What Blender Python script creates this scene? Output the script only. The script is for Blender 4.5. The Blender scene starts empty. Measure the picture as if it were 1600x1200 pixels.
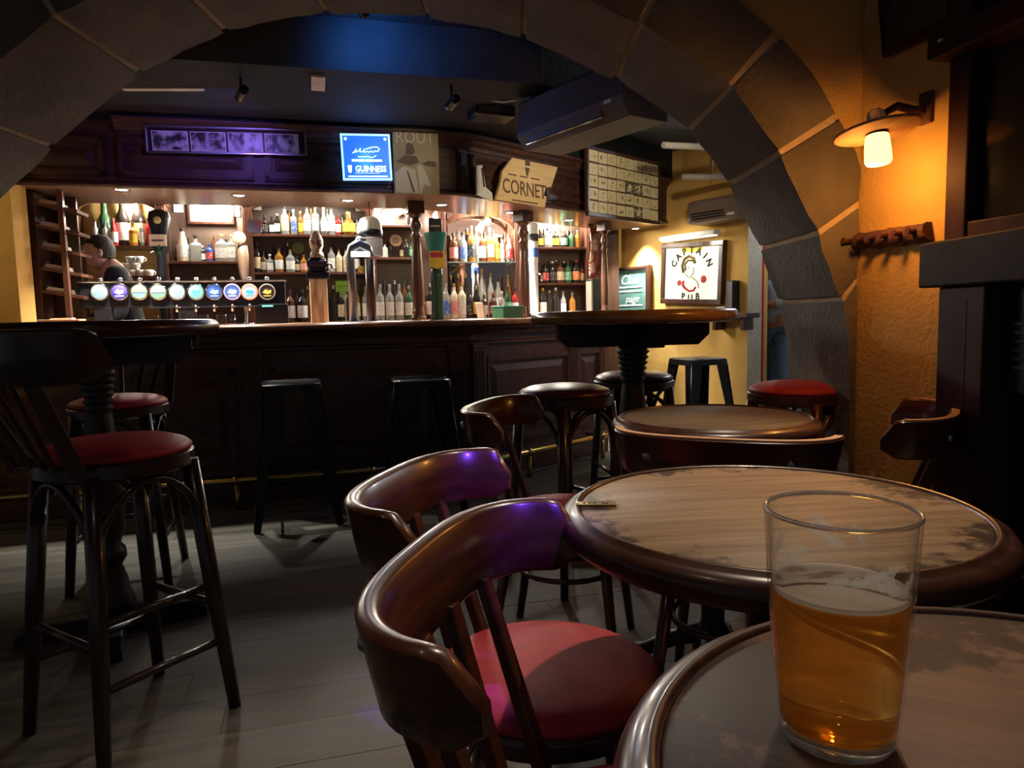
import bpy, bmesh, math, random
from mathutils import Vector, Matrix
random.seed(7)
R = math.radians
SC = bpy.context.scene
COL = SC.collection

# ------------------------------------------------------------------ camera
FPX = 1111.0
EYE = Vector((0.0, 0.0, 1.08))
_p, _r = R(5.45), R(1.26)
_F = Vector((0, math.cos(_p), -math.sin(_p)))
_R0 = Vector((1, 0, 0)); _U0 = Vector((0, math.sin(_p), math.cos(_p)))
_RT = _R0 * math.cos(_r) - _U0 * math.sin(_r)
_UP = _U0 * math.cos(_r) + _R0 * math.sin(_r)
cam_data = bpy.data.cameras.new('camera')
cam = bpy.data.objects.new('camera', cam_data); COL.objects.link(cam)
cam_data.sensor_width = 36.0; cam_data.lens = FPX * 36.0 / 1600.0
cam_data.clip_start = 0.02; cam_data.clip_end = 60
_m = Matrix((_RT, _UP, -_F)).transposed().to_4x4(); _m.translation = EYE
cam.matrix_world = _m
SC.camera = cam

# ------------------------------------------------------------------ world, exposure
SC.view_settings.view_transform = 'Standard'
SC.view_settings.look = 'None'
SC.view_settings.gamma = 1.0
SC.view_settings.use_curve_mapping = False
SC.view_settings.exposure = 1.0
w = bpy.data.worlds.new('world'); SC.world = w; w.use_nodes = True
w.node_tree.nodes['Background'].inputs[0].default_value = (0.55, 0.5, 0.55, 1)
w.node_tree.nodes['Background'].inputs[1].default_value = 0.075

# ------------------------------------------------------------------ room lamps
def lamp(kind, name, loc, energy, col, aim=None, parent=None, size=0.03, angle=90, blend=0.6):
    d = bpy.data.lights.new(name, kind); d.energy = energy; d.color = col
    if kind == 'AREA':
        d.size = size
    else:
        d.shadow_soft_size = size
    if kind == 'SPOT':
        d.spot_size = R(angle); d.spot_blend = blend
    o = bpy.data.objects.new(name, d); COL.objects.link(o)
    o.location = loc
    if aim is not None:
        o.rotation_euler = (Vector(aim) - Vector(loc)).to_track_quat('-Z', 'Y').to_euler()
    if parent is not None:
        o.parent = parent
    return o
# ceiling spot of the front room (throws the table's shadow on the red seat)
lamp('SPOT', 'ceiling_spot', (0.75, 1.75, 2.68), 58, (1.0, 0.82, 0.62), aim=(0.26, 1.30, 0.6), size=0.02, angle=54, blend=0.5)
# a weaker one over the left side of the front room
lamp('SPOT', 'ceiling_spot', (-0.55, 0.6, 2.68), 2.5, (1.0, 0.80, 0.66), aim=(-0.6, 1.1, 0.0), size=0.04, angle=80, blend=0.6)
# violet effect spot over the tables
lamp('SPOT', 'effect_spot', (0.75, 0.25, 2.6), 230, (0.16, 0.05, 1.0), aim=(0.045, 1.015, 0.785), size=0.03, angle=5, blend=0.9)
lamp('SPOT', 'effect_spot', (0.75, 0.25, 2.6), 260, (0.16, 0.05, 1.0), aim=(-0.045, 1.44, 0.765), size=0.03, angle=6, blend=0.9)
# warm spot on the bar ceiling near the archway, aimed at the angled end of the bar
lamp('SPOT', 'ceiling_spot', (1.02, 3.40, 2.12), 46, (1.0, 0.83, 0.60), aim=(0.60, 5.4, 1.65), size=0.04, angle=80, blend=0.8)

# added fill lamp outside the frame, brightening the wall left of the bar
lamp('POINT', 'left_fill_lamp', (-3.15, 3.62, 1.75), 2.2, (1.0, 0.84, 0.5), size=0.04)

# ------------------------------------------------------------------ pixel helpers (1600x1200 frame -> world point)
def ray(px, py):
    return _F + _RT * ((px - 800) / FPX) + _UP * ((600 - py) / FPX)
def atY(px, py, Y):
    d = ray(px, py); return EYE + d * (Y / d.y)
def atZ(px, py, z):
    d = ray(px, py); return EYE + d * ((z - EYE.z) / d.z)
def onplane(px, py, p, n):
    d = ray(px, py); return EYE + d * ((Vector(p) - EYE).dot(n) / d.dot(n))

# ------------------------------------------------------------------ materials
MATS = {}
def rgb(c):
    return (c[0], c[1], c[2], 1.0)
def mat(name, col, rough=0.5, metal=0.0, col2=None, scale=(8, 8, 8), detail=4.0, lo=0.35, hi=0.7, bump=0.0, bscale=None,
        trans=0.0, ior=1.45, emit=None, estr=0.0, coat=0.0, spec=0.5, rnd=0.0, rough2=None, alpha=1.0):
    m = bpy.data.materials.new(name); m.use_nodes = True
    nt = m.node_tree; b = nt.nodes['Principled BSDF']; L = nt.links
    b.inputs['Base Color'].default_value = rgb(col); b.inputs['Roughness'].default_value = rough
    b.inputs['Metallic'].default_value = metal; b.inputs['IOR'].default_value = ior
    b.inputs['Transmission Weight'].default_value = trans
    b.inputs['Coat Weight'].default_value = coat; b.inputs['Coat Roughness'].default_value = 0.12
    b.inputs['Specular IOR Level'].default_value = spec
    b.inputs['Alpha'].default_value = alpha
    if emit is not None:
        b.inputs['Emission Color'].default_value = rgb(emit); b.inputs['Emission Strength'].default_value = estr
    if col2 is not None or bump:
        tc = nt.nodes.new('ShaderNodeTexCoord'); mp = nt.nodes.new('ShaderNodeMapping')
        mp.inputs['Scale'].default_value = scale
        L.new(tc.outputs['Object'], mp.inputs['Vector'])
        oi = nt.nodes.new('ShaderNodeObjectInfo')
        cmb = nt.nodes.new('ShaderNodeVectorMath'); cmb.operation = 'ADD'
        sc = nt.nodes.new('ShaderNodeVectorMath'); sc.operation = 'SCALE'; sc.inputs[0].default_value = (37, 53, 71)
        L.new(oi.outputs['Random'], sc.inputs['Scale'])
        L.new(mp.outputs[0], cmb.inputs[0]); L.new(sc.outputs[0], cmb.inputs[1])
        nz = nt.nodes.new('ShaderNodeTexNoise'); nz.inputs['Scale'].default_value = 1.0; nz.inputs['Detail'].default_value = detail
        L.new(cmb.outputs[0], nz.inputs['Vector'])
        if col2 is not None:
            cr = nt.nodes.new('ShaderNodeValToRGB')
            cr.color_ramp.elements[0].position = lo; cr.color_ramp.elements[1].position = hi
            cr.color_ramp.elements[0].color = rgb(col); cr.color_ramp.elements[1].color = rgb(col2)
            L.new(nz.outputs['Fac'], cr.inputs['Fac'])
            out = cr.outputs['Color']
            if rnd:
                hs = nt.nodes.new('ShaderNodeHueSaturation')
                mr = nt.nodes.new('ShaderNodeMapRange'); mr.inputs['To Min'].default_value = 1 - rnd; mr.inputs['To Max'].default_value = 1 + rnd
                L.new(oi.outputs['Random'], mr.inputs['Value']); L.new(mr.outputs[0], hs.inputs['Value'])
                L.new(out, hs.inputs['Color']); out = hs.outputs['Color']
            L.new(out, b.inputs['Base Color'])
        if rough2 is not None:
            mr2 = nt.nodes.new('ShaderNodeMapRange'); mr2.inputs['To Min'].default_value = rough; mr2.inputs['To Max'].default_value = rough2
            mr2.inputs['From Min'].default_value = lo; mr2.inputs['From Max'].default_value = hi
            L.new(nz.outputs['Fac'], mr2.inputs['Value']); L.new(mr2.outputs[0], b.inputs['Roughness'])
        if bump:
            bp = nt.nodes.new('ShaderNodeBump'); bp.inputs['Strength'].default_value = bump; bp.inputs['Distance'].default_value = 0.01
            src = nz
            if bscale:
                src = nt.nodes.new('ShaderNodeTexNoise'); src.inputs['Scale'].default_value = bscale; src.inputs['Detail'].default_value = 6
                L.new(tc.outputs['Object'], src.inputs['Vector'])
            L.new(src.outputs['Fac'], bp.inputs['Height']); L.new(bp.outputs[0], b.inputs['Normal'])
    MATS[name] = m
    return m

mahog = mat('mahogany', (0.030, 0.010, 0.007), 0.32, col2=(0.085, 0.030, 0.017), scale=(3, 30, 30), bump=0.03, coat=0.25, lo=.3, hi=.75)
mahogv = mat('mahogany_upright', (0.030, 0.010, 0.007), 0.32, col2=(0.085, 0.030, 0.017), scale=(30, 30, 3), bump=0.03, coat=0.25, lo=.3, hi=.75)
barwood = mat('bar_front_wood', (0.040, 0.017, 0.017), 0.38, col2=(0.090, 0.038, 0.034), scale=(3, 30, 30), bump=0.03, coat=0.2, lo=.3, hi=.75)
redwood = mat('reddish_wood', (0.075, 0.026, 0.014), 0.34, col2=(0.14, 0.055, 0.030), scale=(25, 25, 3), coat=0.3)
soffwood = mat('soffit_wood', (0.24, 0.13, 0.085), 0.30, col2=(0.34, 0.20, 0.13), scale=(2, 30, 30), coat=0.3)
topwood = mat('counter_wood', (0.14, 0.062, 0.034), 0.22, col2=(0.26, 0.12, 0.06), scale=(2, 30, 30), coat=0.5)
chairwood = mat('chair_wood', (0.042, 0.011, 0.006), 0.30, col2=(0.095, 0.028, 0.012), scale=(7, 7, 40), coat=0.25, bump=0.02)
darkwood = mat('dark_chair_wood', (0.018, 0.010, 0.009), 0.34, col2=(0.04, 0.02, 0.016), scale=(20, 20, 4), coat=0.3)
blackwood = mat('black_wood', (0.010, 0.008, 0.009), 0.4, col2=(0.022, 0.017, 0.017), scale=(12, 12, 12))
goldwood = mat('golden_table_wood', (0.20, 0.10, 0.035), 0.24, col2=(0.34, 0.18, 0.07), scale=(4, 30, 30), coat=0.4)
ply = mat('plywood_edge', (0.62, 0.34, 0.19), 0.45, col2=(0.72, 0.42, 0.26), scale=(20, 20, 60))
redvinyl = mat('red_vinyl', (0.36, 0.030, 0.040), 0.55, spec=.3, col2=(0.44, 0.040, 0.050), scale=(30, 30, 30), bump=0.06, bscale=220)
darkvinyl = mat('dark_maroon_vinyl', (0.055, 0.012, 0.012), 0.30, col2=(0.075, 0.018, 0.016), scale=(20, 20, 20), bump=0.05, bscale=200)
plaster = mat('yellow_plaster', (0.46, 0.28, 0.085), 0.85, col2=(0.62, 0.38, 0.12), scale=(3, 3, 3), detail=8, bump=0.45, bscale=60, lo=.3, hi=.72)
plaster_far = mat('ochre_plaster', (0.55, 0.33, 0.08), 0.85, col2=(0.68, 0.43, 0.13), scale=(3, 3, 3), detail=6, bump=0.25, bscale=50)
stone = mat('arch_stone', (0.095, 0.080, 0.064), 0.85, col2=(0.175, 0.145, 0.112), scale=(4, 4, 4), detail=8, bump=0.5, bscale=45, lo=.3, hi=.75, rnd=.16)
mortar = mat('mortar', (0.46, 0.35, 0.22), 0.95, col2=(0.55, 0.42, 0.28), scale=(14, 14, 14), bump=0.6, bscale=70)
blackpaint = mat('black_ceiling_paint', (0.003, 0.003, 0.004), 0.8, col2=(0.006, 0.006, 0.008), scale=(5, 5, 5), bump=.2, bscale=30)
ceilpaint = mat('dark_blue_ceiling_paint', (0.06, 0.07, 0.085), 0.75, col2=(0.085, 0.1, 0.12), scale=(4, 4, 4), bump=.3, bscale=25)
floorwood = mat('floor_boards', (0.054, 0.045, 0.035), 0.5, spec=.3, col2=(0.135, 0.112, 0.086), scale=(2.2, 22, 22), detail=7, bump=0.10, rnd=.22, lo=.3, hi=.72, rough2=.6)
gapdark = mat('floor_gap', (0.022, 0.017, 0.014), 0.9)
canwood = mat('canopy_wood', (0.032, 0.012, 0.009), 0.5, col2=(0.085, 0.032, 0.020), scale=(3, 30, 30), bump=0.03, lo=.3, hi=.75)
blackmetal = mat('black_metal', (0.012, 0.013, 0.014), 0.26, metal=0.6, col2=(0.022, 0.024, 0.025), scale=(14, 14, 14))
castiron = mat('cast_iron', (0.010, 0.010, 0.011), 0.42, metal=0.5, col2=(0.02, 0.02, 0.021), scale=(30, 30, 30), bump=.15)
chrome = mat('chrome', (0.72, 0.73, 0.74), 0.14, metal=1.0)
brass = mat('brass', (0.62, 0.43, 0.14), 0.25, metal=1.0, col2=(0.5, 0.34, 0.11), scale=(20, 20, 20))
steel = mat('dull_steel', (0.34, 0.35, 0.36), 0.35, metal=1.0)
white = mat('white_ceramic', (0.78, 0.77, 0.73), 0.25)
whitepl = mat('white_plastic', (0.70, 0.70, 0.68), 0.4)
paper = mat('paper', (0.80, 0.76, 0.66), 0.8, col2=(0.70, 0.66, 0.56), scale=(9, 9, 9))
cream = mat('cream_paper', (0.72, 0.62, 0.36), 0.75, col2=(0.62, 0.52, 0.28), scale=(25, 25, 25))
ink = mat('black_ink', (0.015, 0.012, 0.010), 0.7)
brownink = mat('brown_ink', (0.11, 0.055, 0.025), 0.7)
blackplastic = mat('black_plastic', (0.010, 0.010, 0.012), 0.35)
greyplastic = mat('grey_plastic', (0.085, 0.085, 0.10), 0.4)

# ------------------------------------------------------------------ mesh builder
def basis(t, up=Vector((0, 0, 1))):
    t = t.normalized()
    if abs(t.dot(up)) > 0.98:
        up = Vector((0, 1, 0)) if abs(t.y) < 0.9 else Vector((1, 0, 0))
    s = up.cross(t).normalized(); u = t.cross(s).normalized()
    return s, u, t
class MB:
    def __init__(s):
        s.v = []; s.f = []; s.s = []
    def add(s, vs, fs, smooth=False):
        n = len(s.v); s.v += [Vector(p) for p in vs]
        s.f += [tuple(i + n for i in f) for f in fs]; s.s += [smooth] * len(fs)
        return s
    def hexa(s, p):   # 8 points: bottom ring 0-3, top ring 4-7
        return s.add(p, [(3, 2, 1, 0), (4, 5, 6, 7), (0, 1, 5, 4), (1, 2, 6, 5), (2, 3, 7, 6), (3, 0, 4, 7)])
    def box(s, x0, x1, y0, y1, z0, z1):
        return s.hexa([(x0, y0, z0), (x1, y0, z0), (x1, y1, z0), (x0, y1, z0), (x0, y0, z1), (x1, y0, z1), (x1, y1, z1), (x0, y1, z1)])
    def beam(s, p, q, w, h, w2=None, h2=None, up=Vector((0, 0, 1))):
        p = Vector(p); q = Vector(q); a, u, t = basis(q - p, up)
        w2 = w if w2 is None else w2; h2 = h if h2 is None else h2
        r = []
        for c, ww, hh in ((p, w, h), (q, w2, h2)):
            r += [c - a * ww / 2 - u * hh / 2, c + a * ww / 2 - u * hh / 2, c + a * ww / 2 + u * hh / 2, c - a * ww / 2 + u * hh / 2]
        return s.hexa(r)
    def tube(s, pts, r, n=8, closed=False, caps=True):
        pts = [Vector(p) for p in pts]; k = len(pts)
        rs = r if isinstance(r, (list, tuple)) else [r] * k
        vs = []; fs = []; prev = None
        for i, p in enumerate(pts):
            a = pts[i - 1] if (i > 0 or closed) else p
            b = pts[(i + 1) % k] if (i < k - 1 or closed) else p
            t = (b - a).normalized()
            if prev is None:
                sd, u, _ = basis(t)
            else:
                u = (prev - t * prev.dot(t)).normalized(); sd = u.cross(t)
            prev = u
            for j in range(n):
                an = 2 * math.pi * j / n
                vs.append(p + (sd * math.cos(an) + u * math.sin(an)) * rs[i])
        m = k if closed else k - 1
        for i in range(m):
            for j in range(n):
                a = i * n + j; b = i * n + (j + 1) % n; i2 = (i + 1) % k
                fs.append((a, b, i2 * n + (j + 1) % n, i2 * n + j))
        s.add(vs, fs, True)
        if caps and not closed:
            n0 = len(s.v) - len(vs)
            s.f.append(tuple(n0 + j for j in reversed(range(n)))); s.s.append(False)
            s.f.append(tuple(n0 + (k - 1) * n + j for j in range(n))); s.s.append(False)
        return s
    def lathe(s, prof, n=24, c=(0, 0, 0), smooth=True, sx=1.0, sy=1.0):
        vs = []; fs = []; rings = []
        for r, z in prof:
            if r < 1e-6:
                rings.append([len(vs)]); vs.append((c[0], c[1], c[2] + z))
            else:
                rings.append(list(range(len(vs), len(vs) + n)))
                for j in range(n):
                    a = 2 * math.pi * j / n
                    vs.append((c[0] + r * sx * math.cos(a), c[1] + r * sy * math.sin(a), c[2] + z))
        for a, b in zip(rings, rings[1:]):
            for j in range(n):
                k = (j + 1) % n
                if len(a) == 1 and len(b) == 1: continue
                if len(a) == 1: fs.append((a[0], b[k], b[j]))
                elif len(b) == 1: fs.append((a[j], a[k], b[0]))
                else: fs.append((a[j], a[k], b[k], b[j]))
        return s.add(vs, fs, smooth)
    def prism(s, poly, z0, z1, M=None):
        n = len(poly)
        vs = [Vector((p[0], p[1], z0)) for p in poly] + [Vector((p[0], p[1], z1)) for p in poly]
        if M is not None: vs = [M @ v for v in vs]
        fs = [tuple(reversed(range(n))), tuple(range(n, 2 * n))] + [(i, (i + 1) % n, n + (i + 1) % n, n + i) for i in range(n)]
        return s.add(vs, fs)
    def xf(s, M):
        s.v = [M @ v for v in s.v]; return s
    def build(s, name, m, parent=None, bevel=0.0, fix=True, auto=None):
        me = bpy.data.meshes.new(name); me.from_pydata([tuple(v) for v in s.v], [], s.f); me.update()
        me.polygons.foreach_set('use_smooth', s.s)
        if fix:
            b = bmesh.new(); b.from_mesh(me); bmesh.ops.recalc_face_normals(b, faces=b.faces[:]); b.to_mesh(me); b.free()
        me.materials.append(m)
        if auto:
            me.set_sharp_from_angle(angle=R(auto))
        o = bpy.data.objects.new(name, me); COL.objects.link(o)
        if parent is not None: o.parent = parent
        if bevel:
            md = o.modifiers.new('bevel', 'BEVEL'); md.width = bevel; md.segments = 2; md.limit_method = 'ANGLE'; md.angle_limit = R(40)
        return o
def thing(name, label, cat, loc=(0, 0, 0), rotz=0.0, group=None):
    o = bpy.data.objects.new(name, None); COL.objects.link(o); o.empty_display_size = 0.05
    o.location = loc; o.rotation_euler = (0, 0, rotz)
    o['label'] = label; o['category'] = cat
    if group: o['group'] = group
    return o
def tag(o, label, cat, group=None):
    o['label'] = label; o['category'] = cat
    if group: o['group'] = group
    return o
def struct(o):
    o['kind'] = 'structure'; return o
def copy_tree(o, parent=None):
    c = o.copy(); COL.objects.link(c); c.parent = parent
    for ch in list(o.children):
        copy_tree(ch, c)
    return c
def textmesh(name, s, size, m, parent, M, extrude=0.001, sx=1.0, shear=0.0, bold=0.0):
    cu = bpy.data.curves.new(name, 'FONT'); cu.body = s; cu.size = size; cu.extrude = extrude
    cu.align_x = 'CENTER'; cu.align_y = 'CENTER'; cu.shear = shear; cu.offset = bold; cu.resolution_u = 3
    t = bpy.data.objects.new(name, cu); COL.objects.link(t)
    dg = bpy.context.evaluated_depsgraph_get()
    me = bpy.data.meshes.new_from_object(t.evaluated_get(dg))
    bpy.data.objects.remove(t); bpy.data.curves.remove(cu)
    me.transform(M @ Matrix.Diagonal((sx, 1, 1, 1))); me.materials.clear(); me.materials.append(m)
    o = bpy.data.objects.new(name, me); COL.objects.link(o); o.parent = parent
    return o
# matrix for things drawn on an upright face: local x -> x, local y -> z, normal -> -y
UPR = Matrix(((1, 0, 0, 0), (0, 0, -1, 0), (0, 1, 0, 0), (0, 0, 0, 1)))
def T(x, y, z): return Matrix.Translation((x, y, z))
# ------------------------------------------------------------------ bar plan: two straight runs A-B and B-D
a1, a2 = R(15.3), R(45.0)
dA = Vector((math.cos(a1), math.sin(a1), 0)); dB = Vector((math.cos(a2), math.sin(a2), 0))
nA = Vector((-dA.y, dA.x, 0)); nB = Vector((-dB.y, dB.x, 0))
PB = Vector((-0.247, 4.57, 0)); LA = 3.3; PA = PB - dA * LA
LC = 1.42; LD = 2.50
MIT = (nA + nB) / (1 + nA.dot(nB))
def linept(off, z, end=None, start=0.0):
    E = PB + dB * (end if end is not None else LC)
    S = PA + dA * start
    return [Vector((q.x, q.y, z)) for q in (S + nA * off, PB + MIT * off, E + nB * off)]
def strip(mb, o1, o2, z0, z1, end=None, start=0.0):
    a = linept(o1, z0, end, start); b = linept(o2, z0, end, start)
    poly = a + b[::-1]
    return mb.prism([(p.x, p.y) for p in poly], z0, z1)
FA = Matrix.Translation(PA) @ Matrix.Rotation(a1, 4, 'Z')
FB = Matrix.Translation(PB) @ Matrix.Rotation(a2, 4, 'Z')
FAi, FBi = FA.inverted(), FB.inverted()
def barA(px, py, off):   # point seen at a pixel on the upright plane parallel to run A, off metres behind its front
    return FAi @ onplane(px, py, PA + nA * off, nA)
def barB(px, py, off):
    return FBi @ onplane(px, py, PB + nB * off, nB)

# ------------------------------------------------------------------ floor of single boards
fl = struct(MB().box(-4.6, 4.6, -1.2, 9.2, -0.06, -0.012).build('floor', gapdark))
fm = Matrix.Translation((-0.2, 4.5, 0)) @ Matrix.Rotation(a1, 4, 'Z')
pw = 0.19
boards = {}
for r in range(-24, 12):
    x = -4.4 + random.uniform(-1.2, 0)
    while x < 4.4:
        L = random.uniform(1.25, 1.9)
        c = fm @ Vector((x + L / 2, (r + .5) * pw, 0))
        ok = -3.9 < c.x < 3.2 and 0.0 < c.y < 8.2
        if c.y > 4.6 and (FBi @ c).y > 0.35 and c.x < 0.9: ok = False
        if (FAi @ c).y > 0.3 and c.x < -0.2: ok = False
        if c.x > 2.0 and c.y < 3.1: ok = False
        if ok:
            k = round(L * 8)
            if k not in boards:
                LL = k / 8
                o = MB().box(-LL / 2, LL / 2, -pw / 2 + .0007, pw / 2 - .0007, -.018, 0).build('floor_board', floorwood, fl)
                boards[k] = o
            else:
                o = boards[k].copy(); COL.objects.link(o)
            o.matrix_local = fm @ Matrix.Translation((x + k / 16, (r + .5) * pw, random.uniform(-.0012, 0)))
        x += round(L * 8) / 8 + .0015

# ------------------------------------------------------------------ the stone arch
YF, YB = 2.60, 3.19
prof_px = [(-119, 560), (-85, 450), (-40, 370), (0, 312), (52, 266), (100, 216), (160, 163), (220, 117), (290, 79), (355, 52), (430, 33),
           (505, 24), (570, 21), (640, 24), (710, 34), (770, 46), (840, 68), (900, 96), (960, 126), (1020, 164), (1075, 206), (1110, 248),
           (1138, 292), (1165, 345), (1187, 390), (1205, 438), (1217, 475), (1226, 520), (1229, 572)]
prof = [atY(x, y, YB) for x, y in prof_px]
prof = [Vector((p.x, 0, p.z)) for p in prof]
prof = [Vector((prof[0].x - .02, 0, 0.0)), Vector((prof[0].x - .02, 0, .42))] + prof
XJ = prof[-1].x
prof += [Vector((XJ, 0, .42)), Vector((XJ, 0, 0.0))]
# arc length
cum = [0.0]
for a, b in zip(prof, prof[1:]): cum.append(cum[-1] + (b - a).length)
def pat(s):
    s = max(0, min(cum[-1], s))
    for i in range(len(prof) - 1):
        if s <= cum[i + 1] + 1e-9:
            t = (s - cum[i]) / max(1e-9, cum[i + 1] - cum[i]); return prof[i].lerp(prof[i + 1], t)
    return prof[-1].copy()
def pnor(s):
    t = (pat(s + .05) - pat(s - .05)).normalized(); return Vector((-t.z, 0, t.x))     # outward (away from the opening)
XW = 1.262
def pout(s, T_):
    q = pat(s) + pnor(s) * T_
    q.x = min(q.x, XW); q.x = max(q.x, -2.72); q.z = max(q.z, 0); return q
arch = struct(thing('wall_arch', 'rough stone archway opening onto the bar', 'arch')); del arch['category']; del arch['label']
jpx = [(-70, 420), (84, 229), (220, 116), (355, 51), (510, 23), (668, 28), (818, 60), (960, 126), (1075, 205), (1137, 290), (1187, 389), (1216, 472)]
def s_of(px, py):
    q = atY(px, py, YB); q = Vector((q.x, 0, q.z))
    return min((abs((pat(k * cum[-1] / 900) - q).length), k * cum[-1] / 900) for k in range(901))[1]
js = [0.0, 0.36] + [s_of(*p) for p in jpx] + [cum[-1] - .40, cum[-1]]
TS = 0.25
for i, (s0, s1) in enumerate(zip(js, js[1:])):
    mb = MB(); n = max(3, int((s1 - s0) / .06)); g = .012
    ss = [s0 + g + (s1 - s0 - 2 * g) * k / n for k in range(n + 1)]
    pr = random.uniform(-.004, .006)
    ni = 5
    vs = []
    for s in ss:
        q0 = pat(s) - pnor(s) * pr; q1 = pout(s, TS)
        e = min(s - s0, s1 - s)
        rd = .006 * max(0, 1 - (e - g) / .03)
        wob = [random.uniform(-.003, .002) for _ in range(ni)]
        row = []
        for k in range(ni):
            y = YF + .0 + (YB - YF) * k / (ni - 1)
            edge = .004 if k in (0, ni - 1) else 0
            row.append(Vector((q0.x, y, q0.z)) + pnor(s) * (rd + edge + wob[k]))
        row = [Vector((q1.x, YF + rd, q1.z)), Vector((q0.x, YF + rd, q0.z)) + pnor(s) * (.014 + rd)] + row + [Vector((q0.x, YB - rd, q0.z)) + pnor(s) * .014, Vector((q1.x, YB - rd, q1.z))]
        vs.append(row)
    m_ = len(vs[0]); flat = [p for r_ in vs for p in r_]
    fs = [(a * m_ + b, a * m_ + b + 1, (a + 1) * m_ + b + 1, (a + 1) * m_ + b) for a in range(n) for b in range(m_ - 1)]
    fs += [(a * m_ + m_ - 1, a * m_, (a + 1) * m_, (a + 1) * m_ + m_ - 1) for a in range(n)]
    fs += [tuple(range(m_)), tuple(n * m_ + b for b in reversed(range(m_)))]
    mb.add(flat, fs, True).build('stone', stone, arch, auto=38)
mb = MB()   # mortar bed behind the stones
N = 90; vs = []
for k in range(N + 1):
    s = cum[-1] * k / N; q0 = pat(s) + pnor(s) * .017; q1 = pout(s, TS - .01)
    q0.z = max(0, q0.z)
    vs += [(q1.x, YF + .012, q1.z), (q0.x, YF + .012, q0.z), (q0.x, YB - .012, q0.z), (q1.x, YB - .012, q1.z)]
fs = [(a * 4 + b, a * 4 + (b + 1) % 4, (a + 1) * 4 + (b + 1) % 4, (a + 1) * 4 + b) for a in range(N) for b in range(4)]
mb.add(vs, fs).build('mortar_bed', mortar, arch)
mb = MB(); vs = []   # plastered wall around the arch
cx, cz = -0.35, 0.3
for k in range(N + 1):
    s = cum[-1] * k / N; q = pout(s, TS - .012)
    d = Vector((q.x - cx, 0, q.z - cz)); t = 1e9
    for lim, a_, c_ in ((-3.6, d.x, cx), (1.30, d.x, cx), (3.2, d.z, cz), (0.0, d.z, cz)):
        if abs(a_) > 1e-6:
            tt = (lim - c_) / a_
            if tt > 0: t = min(t, tt)
    o_ = Vector((cx + d.x * t, 0, cz + d.z * t))
    if t < 1: o_ = q
    vs += [(q.x, YF + .02, q.z), (o_.x, YF + .02, o_.z), (o_.x, YB - .02, o_.z), (q.x, YB - .02, q.z)]
mb.add(vs, fs).build('plaster_face', plaster, arch)

# ------------------------------------------------------------------ walls and ceilings
def wallbox(name, p, q, th, z0, z1, m, side=1):   # upright slab from p to q, thickness on the left(+)/right(-) of p->q
    p = Vector((p[0], p[1], 0)); q = Vector((q[0], q[1], 0)); t = (q - p).normalized(); n = Vector((-t.y, t.x, 0)) * th * side
    return MB().prism([(p.x, p.y), (q.x, q.y), ((q + n).x, (q + n).y), ((p + n).x, (p + n).y)], z0, z1).build(name, m)
RW0 = Vector((1.268, YF + .01, 0)); RWd = Vector((0.25, -1, 0)).normalized(); RWn = Vector((-RWd.y, RWd.x, 0)) * -1   # points into the room
if RWn.x > 0: RWn = -RWn
RW1 = RW0 + RWd * 3.6
struct(wallbox('wall_right', RW0, RW1, .2, 0, 2.78, plaster, 1))
FR = Matrix.Translation(RW0) @ Matrix.Rotation(math.atan2(RWd.y, RWd.x), 4, 'Z')    # x along the wall towards the camera, +y behind the wall
FRi = FR.inverted()
def rwall(px, py, off=0.0):     # off metres in front of the right wall, in wall coordinates (x along, y = -off, z up)
    return FRi @ onplane(px, py, RW0 + RWn * off, RWn)
struct(MB().box(-4.2, 2.6, -1.2, YF + .05, 2.75, 2.85).build('ceiling', ceilpaint))
cb = MB().box(-4.6, 3.6, YB - .06, 9.0, 2.52, 2.62).build('ceiling', ceilpaint); struct(cb)
# far ochre wall with the pub sign
YW0 = Vector((1.5, 6.55, 0)); YWd = Vector((0.57, -0.82, 0)).normalized(); YWn = Vector((YWd.y, -YWd.x, 0))
if YWn.y > 0: YWn = -YWn
yw_l = YW0 - YWd * 1.5; yw_r = YW0 + YWd * 0.80
struct(wallbox('wall_ochre', yw_l, yw_r, .15, 0, 2.52, plaster_far, 1))
FY = Matrix.Translation(YW0) @ Matrix.Rotation(math.atan2(YWd.y, YWd.x), 4, 'Z'); FYi = FY.inverted()
def ywall(px, py, off=0.0):
    return FYi @ onplane(px, py, YW0 + YWn * off, YWn)
# back wall behind the bar, left wall strip, corridor end wall
bw = FA @ Vector((-.4, 1.98, 0)); bw2 = FA @ Vector((5.2, 1.98, 0))
backwood = mat('back_bar_panel', (0.040, 0.018, 0.011), 0.4, col2=(0.075, 0.034, 0.020), scale=(20, 20, 3), coat=.2)
struct(wallbox('wall_back', bw, bw2, .12, 0, 2.52, backwood, 1))
lw = FA @ Vector((.75, .1, 0))
struct(wallbox('wall_left', (lw.x - 1.2, lw.y - .1), (lw.x, lw.y), .15, 0, 2.52, plaster_far, 1))
greywall = mat('corridor_wall', (0.40, 0.40, 0.40), 0.8, col2=(0.5, 0.49, 0.47), scale=(4, 4, 4), bump=.2, bscale=40)
struct(MB().box(1.6, 5.0, 8.6, 8.75, 0, 2.52).build('wall_corridor', greywall))
struct(MB().box(3.9, 4.05, 3.2, 8.6, 0, 2.52).build('wall_passage', greywall))

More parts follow.
